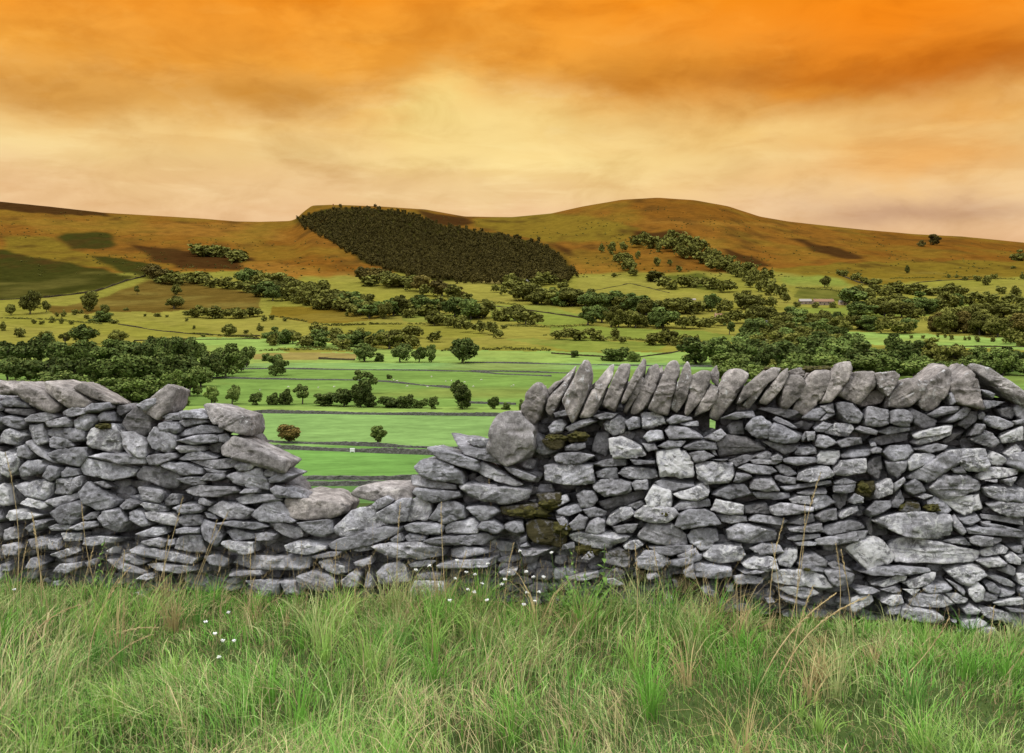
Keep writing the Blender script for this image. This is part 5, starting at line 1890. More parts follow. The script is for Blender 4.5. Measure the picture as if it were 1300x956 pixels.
field_wall([(735, 373), (800, 360), (850, 372)], 'thin wall across the yellow-green hill field', 1.0, 0.5, mat=m_fd)
field_wall([(620, 388), (690, 397), (745, 405)], 'hedge-lined wall bordering the green field in the middle of the photo', 1.5, 0.8, mat=m_fd)

# ================================================================ SHEEP
m_wool, nb, bs = material('wool')
nb.put(bs.inputs['Base Color'], nb.ramp(nb.noise(nb.n('ShaderNodeNewGeometry').outputs['Position'], 9, 4), [(0.3, (0.38, 0.35, 0.28)), (0.7, (0.62, 0.58, 0.50))]))


def sheep_mesh(graze):
    bm = bmesh.new()
    lay = bm.verts.layers.skin.verify()
    J = [((0, 0, .62), .21), ((.34, 0, .62), .20), ((-.36, 0, .64), .19), ((.55, 0, .66 if not graze else .5), .10), ((.72, 0, .78 if not graze else .18), .085), ((.86, 0, .74 if not graze else .10), .05),
         ((.30, .13, .32), .065), ((.30, .13, 0), .04), ((.30, -.13, .32), .065), ((.30, -.13, 0), .04), ((-.34, .13, .34), .075), ((-.36, .13, 0), .04), ((-.34, -.13, .34), .075), ((-.36, -.13, 0), .04), ((-.6, 0, .55), .05)]
    vs_ = []
    for co, r in J:
        v_ = bm.verts.new(co); v_[lay].radius = (r, r); vs_.append(v_)
    for a_, b_ in ((0, 1), (0, 2), (1, 3), (3, 4), (4, 5), (1, 6), (6, 7), (1, 8), (8, 9), (2, 10), (10, 11), (2, 12), (12, 13), (2, 14)): bm.edges.new((vs_[a_], vs_[b_]))
    vs_[0][lay].use_root = True
    me = bpy.data.meshes.new('sheep'); bm.to_mesh(me); bm.free()
    o = bpy.data.objects.new('sheep_build', me); COL.objects.link(o)
    o.modifiers.new('s', 'SKIN'); o.modifiers.new('d', 'SUBSURF').levels = 1
    ev = o.evaluated_get(bpy.context.evaluated_depsgraph_get())
    m2 = bpy.data.meshes.new_from_object(ev)
    m2.materials.clear(); m2.materials.append(m_wool)
    bpy.data.objects.remove(o)
    return m2


shm = [sheep_mesh(True), sheep_mesh(False)]
for i, (px, py) in enumerate([(500, 483), (504, 484.5), (366, 492), (404, 493), (517, 491), (543, 492), (601, 491.5), (566, 485), (652, 490), (649, 491.5), (693, 491), (548, 479), (590, 486), (424, 492), (611, 483), (330, 496), (573, 484)]):
    X, Y, Z = at(px, py)
    o = bpy.data.objects.new('sheep', shm[i % 2]); COL.objects.link(o)
    o.location = (X, Y, Z); o.rotation_euler = (0, 0, RNG.uniform(0, 6.28)); o.scale = (0.9,) * 3
    tag(o, 'tiny white sheep grazing in the green field above the gap', 'sheep', 'sheep grazing in the field')

# ================================================================ FARM BUILDINGS
def plain(name, c0, c1, sc=2.0):
    m, nb, bs = material(name)
    nb.put(bs.inputs['Base Color'], nb.ramp(nb.noise(nb.n('ShaderNodeNewGeometry').outputs['Position'], sc, 5, 0.65), [(0.3, c0), (0.7, c1)]))
    return m


m_wallst = plain('house_stone', (0.13, 0.10, 0.07), (0.22, 0.17, 0.12))
m_cream = plain('house_render', (0.32, 0.24, 0.16), (0.42, 0.32, 0.22))
m_slate = plain('roof_slate', (0.10, 0.095, 0.095), (0.17, 0.16, 0.155))
m_pale = plain('roof_sheet', (0.17, 0.15, 0.13), (0.28, 0.25, 0.22))
m_tile = plain('roof_tile', (0.15, 0.085, 0.05), (0.22, 0.13, 0.075))
m_dark = plain('opening', (0.012, 0.012, 0.014), (0.03, 0.03, 0.03))


def box_bm(bm, x0, x1, y0, y1, z0, z1):
    vs_ = [bm.verts.new((x, y, z)) for z in (z0, z1) for x, y in ((x0, y0), (x1, y0), (x1, y1), (x0, y1))]
    for f in ((3, 2, 1, 0), (4, 5, 6, 7), (0, 1, 5, 4), (1, 2, 6, 5), (2, 3, 7, 6), (3, 0, 4, 7)): bm.faces.new([vs_[k] for k in f])


def child(name, bm, mat, par):
    me = bpy.data.meshes.new(name); bmesh.ops.recalc_face_normals(bm, faces=bm.faces[:]); bm.to_mesh(me); bm.free()
    me.materials.append(mat)
    o = bpy.data.objects.new(name, me); COL.objects.link(o); o.parent = par
    return o


def building(px, py, wpx, hpx, wm, rm, label, cat='building', name='farm_building', chimneys=0, rz=0.0, nwin=3):
    X, Y, Z = at(px, py)
    L = wpx * Y / F; H = hpx * Y / F; D = min(L * 0.55, 9)
    r = empty(name, (X, Y, Z - 0.2), rz)
    tag(r, label, cat)
    eh = H * 0.58
    bm = bmesh.new()
    box_bm(bm, -L / 2, L / 2, -D / 2, D / 2, -1.0, eh)
    for s in (-1, 1):   # gables
        a_ = [bm.verts.new((s * L / 2, -D / 2, eh)), bm.verts.new((s * L / 2, D / 2, eh)), bm.verts.new((s * L / 2, 0, H * .97))]
        bm.faces.new(a_)
    child('wall', bm, wm, r)
    bm = bmesh.new()
    o_ = 0.35
    for s in (-1, 1):
        p = [(-L / 2 - o_, s * (D / 2 + o_), eh - .2), (L / 2 + o_, s * (D / 2 + o_), eh - .2), (L / 2 + o_, 0, H), (-L / 2 - o_, 0, H)]
        lo = [bm.verts.new(q) for q in p]; hi = [bm.verts.new((q[0], q[1], q[2] + .22)) for q in p]
        bm.faces.new(lo); bm.faces.new(hi)
        for k in range(4): bm.faces.new((lo[k], lo[(k + 1) % 4], hi[(k + 1) % 4], hi[k]))
    roof = child('roof', bm, rm, r)
    for k in range(chimneys):
        bm = bmesh.new(); cx_ = L * (.42 if k else -.42)
        box_bm(bm, cx_ - .5, cx_ + .5, -.5, .5, H - .5, H + 1.3)
        child('chimney', bm, wm, roof)
    for k in range(nwin):
        cx_ = -L / 2 + L * (k + .5) / nwin
        bm = bmesh.new()
        if k == nwin // 2: box_bm(bm, cx_ - .6, cx_ + .6, -D / 2 - .06, -D / 2 + .1, 0.1, min(2.2, eh * .8)); child('door', bm, m_dark, r)
        else: box_bm(bm, cx_ - .55, cx_ + .55, -D / 2 - .05, -D / 2 + .1, eh * .4, eh * .8); child('window', bm, m_dark, r)
    return r


building(1022, 386, 15, 6.5, m_wallst, m_pale, 'pale-roofed barn at the left end of the farm below the right moor', 'barn')
building(1045, 387, 26, 7.5, m_wallst, m_tile, 'long brown-roofed farmhouse in the middle of the right hill farm', 'farmhouse', chimneys=2, rz=0.1, nwin=5)
building(1071, 387, 12, 6, m_cream, m_pale, 'small white-roofed shed between the farmhouse and the long white barn', 'shed')
building(1088, 388, 18, 6, m_cream, m_pale, 'long white-roofed barn at the right end of the hill farm', 'barn', rz=-0.08)
building(989, 415, 36, 8, m_wallst, m_slate, 'long grey-brown barn roof half sunk in the copses on the right', 'barn', rz=0.1, nwin=5)
building(968, 438, 20, 7, m_wallst, m_slate, 'grey-roofed building peeping from the right wood', 'building', rz=-0.1)
building(1038, 446, 15, 9, m_wallst, m_tile, 'reddish-roofed house low in the right wood', 'house', name='house', chimneys=1, rz=0.2)
building(666, 362, 11, 7, m_cream, m_slate, 'pale house below the right corner of the plantation', 'house', name='house', chimneys=1, rz=0.15)
building(912, 404, 9, 6, m_cream, m_tile, 'small cream cottage among the trees right of centre', 'cottage', name='cottage', chimneys=1)
building(878, 382, 10, 3, m_cream, m_pale, 'low white shed in the yellowish field right of centre', 'shed', name='shed', nwin=1)
building(902, 382, 8, 3.5, m_cream, m_pale, 'second low white shed further right in the yellowish field', 'shed', name='shed', nwin=1)

# white box on the lane wall and marker on the scarp
X, Y, Z = at(448, 574)
r = empty('white_box', (X, Y - 0.9, ground_z(X, Y - 0.9)))
tag(r, 'small white box standing against the lane wall in the gap', 'box')
m_white = plain('white_paint', (0.50, 0.50, 0.50), (0.62, 0.62, 0.61))
bm = bmesh.new(); box_bm(bm, -.62, .62, -.3, .3, 0.25, 1.0); child('body', bm, m_white, r)
bm = bmesh.new(); box_bm(bm, -.66, .66, -.34, .34, 1.003, 1.1); child('lid', bm, m_white, r)
for sx in (-.5, .5):
    bm = bmesh.new(); box_bm(bm, sx - .06, sx + .06, -.25, .25, -.1, .247); child('leg', bm, m_white, r)
X, Y, Z = at(423, 263)
r = empty('summit_marker', (X, Y, Z))
tag(r, 'tiny reddish marker post on top of the central scarp', 'marker')
m_red = plain('red_paint', (0.22, 0.06, 0.03), (0.30, 0.09, 0.04))
bm = bmesh.new(); box_bm(bm, -.5, .5, -.5, .5, -1, 7.0); child('post', bm, m_bark, r)
bm = bmesh.new(); bmesh.ops.create_icosphere(bm, subdivisions=2, radius=1.8, matrix=Matrix.Translation((0, 0, 7.6))); child('board', bm, m_red, r)

# ================================================================ GRASS
m_grass, nb, bs = material('grass_blades')
ga = nb.n('ShaderNodeAttribute', attribute_name='blade')
nb.put(bs.inputs['Base Color'], ga.outputs['Color'])
bs.inputs['Roughness'].default_value = 0.55
bs.inputs['Specular IOR Level'].default_value = 0.15
tr = nb.n('ShaderNodeBsdfTranslucent')
nb.put(tr.inputs[0], ga.outputs['Color'])
mxs = nb.n('ShaderNodeMixShader')
mxs.inputs[0].default_value = 0.38
nb.t.links.new(bs.outputs[0], mxs.inputs[1]); nb.t.links.new(tr.outputs[0], mxs.inputs[2])
nb.t.links.new(mxs.outputs[0], nb.t.nodes['Material Output'].inputs[0])


def wall_y(X):
    return WA.y + (X - WA.x) / (WB.x - WA.x) * (WB.y - WA.y)


def ground_at(px, py):
    Y = EYE * F / (py - HZ)
    return (px - 650) / F * Y, Y


def to_px(X, Y): return 650 + F * X / Y, HZ + F * EYE / Y


def blades(P, H, lean, az, width, colr, seg=3, curl=1.0):
    """P base points (n,2/3); each blade a tapering, bending strip"""
    n = len(P)
    dx, dy = np.cos(az), np.sin(az)
    px_, py_ = -dy, dx
    tw = RNG.uniform(-0.9, 0.9, n)
    sx, sy = px_ * np.cos(tw) + dx * np.sin(tw), py_ * np.cos(tw) + dy * np.sin(tw)
    rows = []
    for k in range(seg + 1):
        t = k / seg
        th = lean * t ** curl
        out = H * t * np.sin(th)
        up = H * t * np.cos(th * 0.9)
        c = np.stack([P[:, 0] + dx * out, P[:, 1] + dy * out, P[:, 2] + up], 1)
        w = width * (1 - t ** 1.6) * 0.5
        if k < seg:
            o_ = np.stack([sx * w, sy * w, np.zeros(n)], 1)
            rows += [c - o_, c + o_]
        else: rows.append(c)
    V = np.stack(rows, 1)
    m = V.shape[1]
    base = np.arange(n)[:, None] * m
    q = np.concatenate([base + np.array([[2 * k, 2 * k + 1, 2 * k + 3, 2 * k + 2]]) for k in range(seg - 1)])
    tri = base + np.array([[2 * seg - 2, 2 * seg - 1, 2 * seg]])
    tcol = np.repeat(colr, m, axis=0).reshape(n, m, 3)
    return V.reshape(-1, 3), q, tri, tcol.reshape(-1, 3)


def grass_field(n, xr, yr, name, label, hmin, hmax):
    X = RNG.uniform(*xr, n); Y = RNG.uniform(*yr, n)
    keep = Y < wall_y(X) + 0.05
    X, Y = X[keep], Y[keep]
    G = np.stack([X * 1.6, Y * 1.6, X * 0], 1)
    den = fbm(G * 1.7, 41, 3)
    keep = RNG.random(len(X)) < np.clip(0.72 + den * 1.3, 0.15, 1)
    X, Y, den = X[keep], Y[keep], den[keep]
    n = len(X)
    px, py = to_px(X, Y)
    tuft = fbm(np.stack([X * 3.1, Y * 3.1, X * 0 + 3], 1), 43, 3)
    pat = fbm(np.stack([X * 0.9, Y * 1.3, X * 0 + 8], 1), 47, 3)
    H = (hmin + (hmax - hmin) * np.clip(0.42 + tuft * 1.3, 0, 1.15)) * RNG.uniform(0.55, 1.2, n)
    dw = np.clip(wall_y(X) - Y, 0, 3)
    H *= np.interp(dw, [0, 0.25, 0.6, 1.4], [0.50, 0.70, 0.95, 0.95]) * (1 + 0.75 * np.exp(-((px - 730) / 170) ** 2) * np.exp(-dw / 0.5))
    H *= np.interp(px, [0, 500, 900, 1050, 1300], [1.05, 1.05, 0.9, 0.72, 0.62])
    lean = np.clip(RNG.normal(0.75, 0.4, n), 0.05, 1.9) * (1 + 0.3 * (H / hmax))
    flow = 6.28 * fbm(np.stack([X * 0.8, Y * 0.8, X * 0 + 5], 1), 49, 2) + 0.3
    az = flow + RNG.normal(0, 1.0, n)
    W_ = RNG.uniform(0.0020, 0.0048, n) * np.where(RNG.random(n) < 0.14, 1.7, 1.0)
    green = np.array((0.25, 0.40, 0.085)); lush = np.array((0.175, 0.40, 0.060)); pale = np.array((0.42, 0.52, 0.20)); straw = np.array((0.60, 0.50, 0.26)); dark = np.array((0.07, 0.150, 0.030)); rust = np.array((0.30, 0.15, 0.05))
    r = np.clip(RNG.random(n) + 0.55 * fbm(np.stack([X * 2.0, Y * 2.0, X * 0 + 31], 1), 45, 3), 0, 1)
    c = np.where((r < .38)[:, None], lush, np.where((r < .62)[:, None], green, np.where((r < .88)[:, None], pale, dark)))
    # dry patches: bottom of the frame, lower left, and beneath the right-hand wall
    dry = np.clip(0.12 + 0.30 * np.clip(pat * 1.8, -0.25, 1) + np.interp(py, [780, 830, 880, 960], [0, 0.05, 0.12, 0.14]) * np.interp(px, [0, 450, 800, 1100, 1300], [1.1, 0.8, 0.25, 0.25, 0.35])
                  + 0.28 * np.exp(-((px - 1130) / 160) ** 2 - ((py - 820) / 26) ** 2), 0.03, 0.7)
    s = RNG.random(n) < dry
    c = np.where(s[:, None], straw * RNG.uniform(0.55, 1.1, n)[:, None], c)
    ru = RNG.random(n) < 0.75 * np.exp(-((px - 965) / 38) ** 2 - ((py - 772) / 20) ** 2)
    c = np.where(ru[:, None], rust, c)
    c = c * RNG.uniform(0.75, 1.2, n)[:, None]
    P = np.stack([X, Y, -0.01 + 0 * X], 1)
    V, q, tri, cl = blades(P, H, lean, az, W_, c, 3, 1.25)
    o = mesh_np(name, V, [q, tri], m_grass, True, {'blade': cl})
    tag(o, label, 'grass', kind='stuff')
    return o


grass_field(150000, (-5.6, 4.9), (2.3, 6.75), 'grass', 'long tussocky green and straw grass growing in front of the dry stone wall', 0.10, 0.30)
# tussocks: fans of taller blades, and thin brown flowering stems
PP, HH, LE, AZ, WW, CC = [], [], [], [], [], []
for k in range(470):
    x = RNG.uniform(-4.8, 4.4); y = RNG.uniform(2.6, wall_y(x) - 0.04) if RNG.random() < .5 else wall_y(x) - abs(RNG.normal(0.12, 0.35)) - 0.03
    px, py = to_px(x, y)
    tall = 0.16 + 0.20 * RNG.random() ** 1.5
    if px > 950 and y > wall_y(x) - 0.7: tall *= 0.5
    if px < 480 and y > wall_y(x) - 0.5: tall *= 0.55
    nb_ = int(RNG.integers(22, 60))
    a_ = RNG.uniform(0, 6.28, nb_)
    rr = np.abs(RNG.normal(0, .035, nb_))
    PP.append(np.stack([x + np.cos(a_) * rr, y + np.sin(a_) * rr, 0 * rr], 1)); AZ.append(a_ + RNG.normal(0, .4, nb_))
    HH.append(tall * RNG.uniform(.6, 1.15, nb_)); LE.append(np.clip(RNG.normal(.75, .4, nb_), .05, 1.8)); WW.append(RNG.uniform(.003, .0062, nb_))
    base = [np.array((0.16, 0.36, 0.05)), np.array((0.27, 0.42, 0.09)), np.array((0.42, 0.47, 0.19)), np.array((0.46, 0.36, 0.17)), np.array((0.11, 0.25, 0.045))][RNG.choice(5, p=[.3, .27, .2, .11, .12])]
    CC.append(base * RNG.uniform(.7, 1.2, nb_)[:, None])
V, q, tri, cl = blades(np.concatenate(PP), np.concatenate(HH), np.concatenate(LE), np.concatenate(AZ), np.concatenate(WW), np.concatenate(CC), 4, 1.3)
o = mesh_np('grass_tussocks', V, [q, tri], m_grass, True, {'blade': cl})
tag(o, 'tall tussocks of coarse grass standing out of the turf by the wall', 'grass', kind='stuff')
n = 1500
X = RNG.uniform(-4.3, 4.0, n); Y = wall_y(X) - np.abs(RNG.normal(0.05, 0.95, n)) - 0.04
kpx, kpy = to_px(X, Y)
k = (Y > 2.6) & (RNG.random(n) < np.interp(kpx, [0, 500, 700, 900, 1000, 1300], [.8, .9, 1, .8, .5, .35]))
X, Y = X[k], Y[k]; n = len(X)
P = np.stack([X, Y, 0 * X], 1)
H = RNG.uniform(.22, .46, n) * np.interp(to_px(X, Y)[0], [0, 900, 1050, 1300], [1, 1, .7, .55]); le = np.clip(RNG.normal(.35, .3, n), 0, 1.3); a_ = RNG.normal(0.2, 1.3, n)
cl = np.array((0.34, 0.26, 0.13)) * RNG.uniform(.6, 1.3, n)[:, None]
Va, qa, ta, ca = blades(P, H, le, a_, np.full(n, .0021), cl, 4, 1.3)
# feathery tips
tip = Va.reshape(n, -1, 3)[:, -1]; pre = Va.reshape(n, -1, 3)[:, -3]
rep = 7
fr = np.tile(np.linspace(0, 1, rep), n)[:, None]
base = np.repeat(pre, rep, 0) * (1 - fr) + np.repeat(tip, rep, 0) * fr
Vb, qb, tb, cb_ = blades(base, RNG.uniform(.012, .03, n * rep), RNG.uniform(0, .9, n * rep), RNG.uniform(0, 6.28, n * rep), np.full(n * rep, .0022), np.repeat(cl, rep, 0) * 1.15, 2)
o = mesh_np('grass_seed_stems', np.vstack([Va, Vb]), [qa, np.vstack([ta, tb + len(Va)]), qb + len(Va)], m_grass, True, {'blade': np.vstack([ca, cb_])})
tag(o, 'thin brown flowering grass stems rising through the turf in front of the wall', 'grass', kind='stuff')
# low matted undergrowth that hides the soil
X = RNG.uniform(-5.6, 4.9, 70000); Y = RNG.uniform(2.3, 6.7, 70000)
k = Y < wall_y(X) + 0.02
X, Y = X[k], Y[k]
n = len(X)
cl = np.where((RNG.random(n) < .35)[:, None], np.array((0.22, 0.17, 0.08)), np.array((0.07, 0.11, 0.03))) * RNG.uniform(.6, 1.2, n)[:, None]
V, q, tri, cc_ = blades(np.stack([X, Y, 0 * X - .01], 1), RNG.uniform(.04, .12, n), RNG.uniform(.6, 1.7, n), RNG.uniform(0, 6.28, n), RNG.uniform(.003, .007, n), cl, 2)
o = mesh_np('grass_thatch', V, [q, tri], m_grass, True, {'blade': cc_})
tag(o, 'short matted grass and dead leaves low under the long blades', 'grass', kind='stuff')

# ================================================================ DRY STEMS
m_straw = plain('dry_stem', (0.30, 0.22, 0.10), (0.48, 0.38, 0.20), 30)


def tube(bm, pts, r0, r1, n=5):
    prev = None
    for k, p in enumerate(pts):
        p = Vector(p)
        t_ = k / (len(pts) - 1)
        d = (Vector(pts[min(k + 1, len(pts) - 1)]) - Vector(pts[max(k - 1, 0)])).normalized()
        x = d.orthogonal().normalized(); y = d.cross(x)
        r = r0 * (1 - t_) + r1 * t_
        ring = [bm.verts.new(p + (x * math.cos(q * 6.2832 / n) + y * math.sin(q * 6.2832 / n)) * r) for q in range(n)]
        if prev:
            for q in range(n): bm.faces.new((prev[q], prev[(q + 1) % n], ring[(q + 1) % n], ring[q]))
        prev = ring
    bm.faces.new(prev)


def dry_stem(bx, by, tx, ty, label, group, bow=0.0, head=0.22, thick=0.0022):
    X0, Y0 = ground_at(bx, by)
    Yt = Y0 + RNG.uniform(-0.05, 0.05)
    X1, Z1 = (tx - 650) / F * Yt, EYE + (HZ - ty) / F * Yt
    p0, p1 = Vector((X0, Y0, -0.02)), Vector((X1, Yt, Z1))
    r = empty('dry_grass_stem', (X0, Y0, 0))
    tag(r, label, 'grass stem', group)
    L = (p1 - p0).length
    side = Vector((-(p1 - p0).z, 0, (p1 - p0).x)).normalized()
    pts = []
    for k in range(9):
        t_ = k / 8
        pts.append(p0.lerp(p1, t_) + side * (bow * L * 4 * t_ * (1 - t_)) - Vector((X0, Y0, 0)))
    bm = bmesh.new(); tube(bm, pts, thick, thick * 0.45); child('stalk', bm, m_straw, r)
    # feathery seed head along the last part of the stalk
    bm = bmesh.new()
    for k in range(26):
        t_ = 1 - head + head * k / 25 * 1.02
        i = min(int(t_ * 8), 7)
        q = pts[i].lerp(pts[i + 1], t_ * 8 - i)
        d = (pts[i + 1] - pts[i]).normalized()
        a_ = RNG.uniform(0, 6.28)
        x = d.orthogonal().normalized(); y = d.cross(x)
        o_ = (x * math.cos(a_) + y * math.sin(a_))
        ln = L * head * 0.10 * (1.2 - 0.7 * k / 25) + 0.004
        tip = q + (d * 0.9 + o_ * 0.5).normalized() * ln
        w_ = d.cross(o_).normalized() * thick * 0.9
        vv = [bm.verts.new(q), bm.verts.new(q.lerp(tip, .5) + w_), bm.verts.new(tip), bm.verts.new(q.lerp(tip, .5) - w_)]
        bm.faces.new(vv)
    child('seed_head', bm, m_straw, r)


GL = 'dry grass stems before the left wall'
LL = 'thin straw-coloured grass stem standing before the left length of wall'
for q in [(70, 800, 42, 655), (130, 770, 104, 640), (52, 775, 40, 650), (95, 790, 120, 690), (192, 770, 232, 632), (235, 760, 275, 662), (243, 760, 290, 650), (20, 760, 7, 575), (28, 790, 34, 690), (150, 790, 158, 700), (210, 765, 214, 680), (110, 810, 150, 735), (330, 800, 318, 700)]:
    dry_stem(*q, LL, GL, bow=RNG.uniform(-.06, .06))
GM = 'dry grass stems before the gap'
LM = 'thin straw-coloured grass stem standing before the gap in the wall'
for q in [(505, 775, 508, 640), (420, 780, 427, 690), (545, 850, 546, 775), (312, 805, 322, 735), (560, 790, 592, 700), (640, 800, 652, 690), (455, 790, 470, 712), (570, 800, 560, 640), (608, 770, 620, 605)]:
    dry_stem(*q, LM, GM, bow=RNG.uniform(-.06, .06))
GR = 'dry grass stems before the right wall'
LR = 'thin straw-coloured grass stem standing before the tall right length of wall'
for q in [(802, 850, 806, 690), (835, 865, 838, 770), (1085, 845, 1068, 700), (1063, 800, 1061, 690), (990, 800, 980, 690), (1000, 800, 1022, 640), (860, 790, 830, 695), (1012, 800, 1042, 600), (1245, 840, 1262, 770), (1285, 860, 1275, 795), (900, 830, 948, 775), (1105, 870, 1128, 800), (980, 815, 995, 660)]:
    dry_stem(*q, LR, GR, bow=RNG.uniform(-.06, .06))
dry_stem(20, 835, 100, 768, 'arching pale seed head sweeping right at the lower left', None, .12, .5, .003)
dry_stem(105, 840, 200, 797, 'long arching pale seed head, longest at the lower left', None, .16, .5, .003)
dry_stem(22, 835, 88, 814, 'low pale seed head lying leftmost over the grass', None, .08, .5, .003)
dry_stem(118, 862, 192, 806, 'slanting seed head just under the longest arching one', None, .10, .4, .003)
dry_stem(110, 870, 165, 720, 'tall slanting straw stem leaning right at the lower left', None, .10, .3, .0028)
dry_stem(965, 865, 1058, 756, 'long pale stem leaning right before the right wall', None, .08, .5, .004)
dry_stem(985, 870, 1100, 758, 'second long pale stem, crossing the leaning one from below', None, .12, .4, .0035)
dry_stem(1000, 870, 1032, 745, 'steep pale stem crossing the two leaning stems', None, .04, .3, .003)
dry_stem(1130, 870, 1205, 785, 'brown slanting stem under the right end of the wall', None, -.05, .3, .003)
dry_stem(1260, 870, 1312, 800, 'pale slanting stem at the lower right corner', None, -.05, .4, .003)
dry_stem(1010, 745, 1085, 735, 'green bent stem arching against the right wall foot', None, .35, .15, .0028)

# ================================================================ WHITE FLOWERS
m_stem = plain('green_stem', (0.05, 0.09, 0.02), (0.09, 0.14, 0.035), 20)
m_petal = plain('white_petal', (0.72, 0.72, 0.70), (0.84, 0.84, 0.82), 40)
m_herb = plain('herb_leaf', (0.065, 0.115, 0.025), (0.13, 0.22, 0.045), 25)


def flower(px, py, label, group, spread=0.0095):
    by = max(py + 45, 792 + RNG.uniform(-15, 15)) if px > 400 else py + 50
    X0, Y0 = ground_at(px + RNG.uniform(-8, 8), by)
    Y0 = min(Y0, wall_y(X0) - 0.12)
    X1, Z1 = (px - 650) / F * Y0, EYE + (HZ - py) / F * Y0
    r = empty('white_flower', (X0, Y0, 0)); tag(r, label, 'flower', group)
    bm = bmesh.new()
    p1 = Vector((X1 - X0, 0, Z1))
    tube(bm, [Vector((0, 0, -.02)).lerp(p1, t_) + Vector((0.01 * math.sin(t_ * 3), 0, 0)) for t_ in (0, .25, .5, .75, 1)], .0019, .0012)
    child('stem', bm, m_stem, r)
    bm = bmesh.new()
    for k in range(15):
        a_, rr = k * 2.4, spread * math.sqrt((k + .3) / 15)
        c_ = p1 + Vector((math.cos(a_) * rr, math.sin(a_) * rr, 0.004 - rr * .15 + RNG.uniform(-.004, .004)))
        ring = [bm.verts.new(c_ + Vector((math.cos(q * 1.0472) * .0028, math.sin(q * 1.0472) * .0028, RNG.uniform(0, .002)))) for q in range(6)]
        lo = bm.verts.new(c_ - Vector((0, 0, .005)))
        bm.faces.new(ring)
        for q in range(6): bm.faces.new((ring[q], lo, ring[(q + 1) % 6]))
    child('flower_head', bm, m_petal, r)


for p in [(528, 724), (578, 735), (592, 727), (603, 730), (646, 727), (641, 736), (668, 726), (677, 733), (690, 733), (669, 753), (602, 752), (594, 749), (618, 762), (679, 764), (665, 768), (619, 716), (545, 719), (700, 702), (571, 763), (580, 712), (660, 700), (637, 742), (684, 752), (612, 741)]:
    flower(*p, 'small flat white flower on a thin stem at the wall foot right of the gap', 'white flowers at the wall foot')
for p in [(290, 778), (261, 790), (273, 805), (283, 814), (297, 814), (18, 749), (278, 835)]:
    flower(*p, 'small white flower in the grass at the lower left', 'white flowers in the left grass', 0.008)


# ================================================================ LEAFY PLANTS AT THE WALL FOOT
def weed(px, by, hpx, label, group=None, leafs=9, scale=1.0, mat=None, name='leafy_plant'):
    X0, Y0 = ground_at(px, by)
    Y0 = min(Y0, wall_y(X0) - 0.10)
    H = hpx / F * Y0
    r = empty(name, (X0, Y0, 0)); tag(r, label, 'plant', group)
    lx = RNG.uniform(-.15, .15) * H
    bm = bmesh.new()
    sp_ = [Vector((lx * t_ * t_, 0, H * t_ - .02 * (1 - t_))) for t_ in (0, .25, .5, .75, 1)]
    tube(bm, sp_, .003, .0015); child('stem', bm, m_stem, r)
    bm = bmesh.new()
    for k in range(leafs * 2):
        t_ = 0.18 + 0.82 * (k // 2) / leafs
        i = min(int(t_ * 4), 3)
        q = sp_[i].lerp(sp_[i + 1], t_ * 4 - i)
        a_ = (k % 2) * math.pi + (k // 2) * 1.57 + RNG.uniform(-.4, .4)
        ln = (0.068 * (1.15 - .65 * t_)) * scale * RNG.uniform(.8, 1.2)
        d = Vector((math.cos(a_), math.sin(a_), RNG.uniform(-.5, .6))); s_ = Vector((-math.sin(a_), math.cos(a_), 0)) * ln * .28
        p1_, p2_, p3_ = q + d * ln * .35 + Vector((0, 0, .004)), q + d * ln * .7, q + d * ln - Vector((0, 0, ln * .35))
        v0 = bm.verts.new(q); a1, b1 = bm.verts.new(p1_ + s_), bm.verts.new(p1_ - s_); a2, b2 = bm.verts.new(p2_ + s_ * .8), bm.verts.new(p2_ - s_ * .8); v3 = bm.verts.new(p3_)
        bm.faces.new((v0, b1, a1)); bm.faces.new((a1, b1, b2, a2)); bm.faces.new((a2, b2, v3))
    child('leaves', bm, mat or m_herb, r)


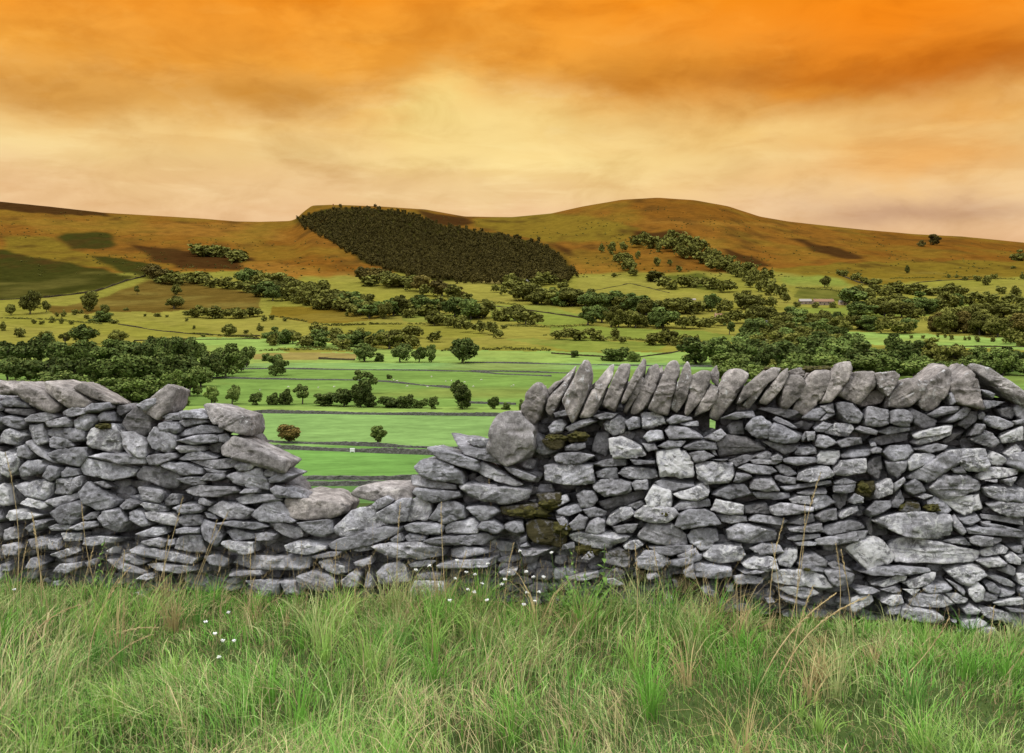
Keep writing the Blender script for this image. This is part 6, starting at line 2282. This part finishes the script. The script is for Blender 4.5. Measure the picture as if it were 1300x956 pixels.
weed(766, 800, 110, 'tall single green leafy stem climbing the wall face right of the boulder', None, 9)
for px, by, h in [(736, 792, 95), (728, 796, 80), (745, 795, 70), (717, 795, 62), (752, 798, 60), (708, 800, 66), (698, 798, 58), (722, 806, 62)]:
    weed(px, by, h, 'bushy green weed in the clump below the mossy stones', 'green weeds below the mossy stones', 14, .55)
for px, by, h in [(805, 806, 60), (822, 808, 52), (850, 812, 55), (840, 815, 45), (872, 818, 42), (790, 806, 48)]:
    weed(px, by, h, 'low green weed at the wall foot under the white lichen blocks', 'green weeds under the lichen blocks', 12, .5)
for px, by, h in [(122, 778, 95), (118, 782, 60), (140, 776, 50), (165, 775, 40)]:
    weed(px, by, h, 'green weed growing at the foot of the left wall', 'green weeds at the left wall foot', 12, .5)
for px, by, h in [(1090, 825, 42), (1075, 822, 36), (1110, 828, 34)]:
    weed(px, by, h, 'small green weed tucked under the right wall stones', 'green weeds at the right wall foot', 7, .6)

# ================================================================ MOSS CUSHIONS ON THE WALL
m_moss, nb, bs = material('moss')
nb.put(bs.inputs['Base Color'], nb.ramp(nb.noise(nb.n('ShaderNodeNewGeometry').outputs['Position'], 45, 5, 0.7), [(0.3, (0.016, 0.015, 0.005)), (0.52, (0.045, 0.042, 0.010)), (0.75, (0.11, 0.095, 0.02))]))


def moss(px, py, wpx, hpx, proud, dep=0.042):
    u, w_ = wall_uv(px, py)
    s = wall_pt(u, w_).y / F
    V0, Fc = cube_sphere(14)
    D = V0 / np.linalg.norm(V0, axis=1)[:, None]
    L = D * [wpx * s / 2, hpx * s / 2, dep]
    L = L * (1 + 0.75 * fbm(L * 28 + px, 5, 3) + 0.35 * vnoise(L * 110 + px, 6))[:, None]
    M = np.array([list(WU), list(WZ), list(PN)])
    c_ = wall_pt(u, w_, proud)
    mesh_np('moss_cushion', L @ M, Fc, m_moss, True, parent=wall, loc=c_ - WALL_BASE)


for q in [(1036, 468, 22, 9, -0.10), (1052, 468, 18, 8, -0.10), (976, 468, 9, 4, -0.06), (995, 469, 8, 4, -0.06), (1097, 622, 16, 13, -0.035), (1154, 645, 18, 12, -0.03), (1186, 645, 18, 10, -0.02), (845, 652, 18, 7, -0.01), (700, 640, 26, 12, -0.03), (672, 652, 46, 12, -0.06), (712, 672, 20, 18, -0.015), (703, 556, 26, 9, -0.02), (732, 553, 20, 8, -0.02), (128, 541, 18, 7, -0.02), (745, 700, 30, 16, -0.05), (1025, 723, 14, 4, -0.02)]:
    moss(*q)
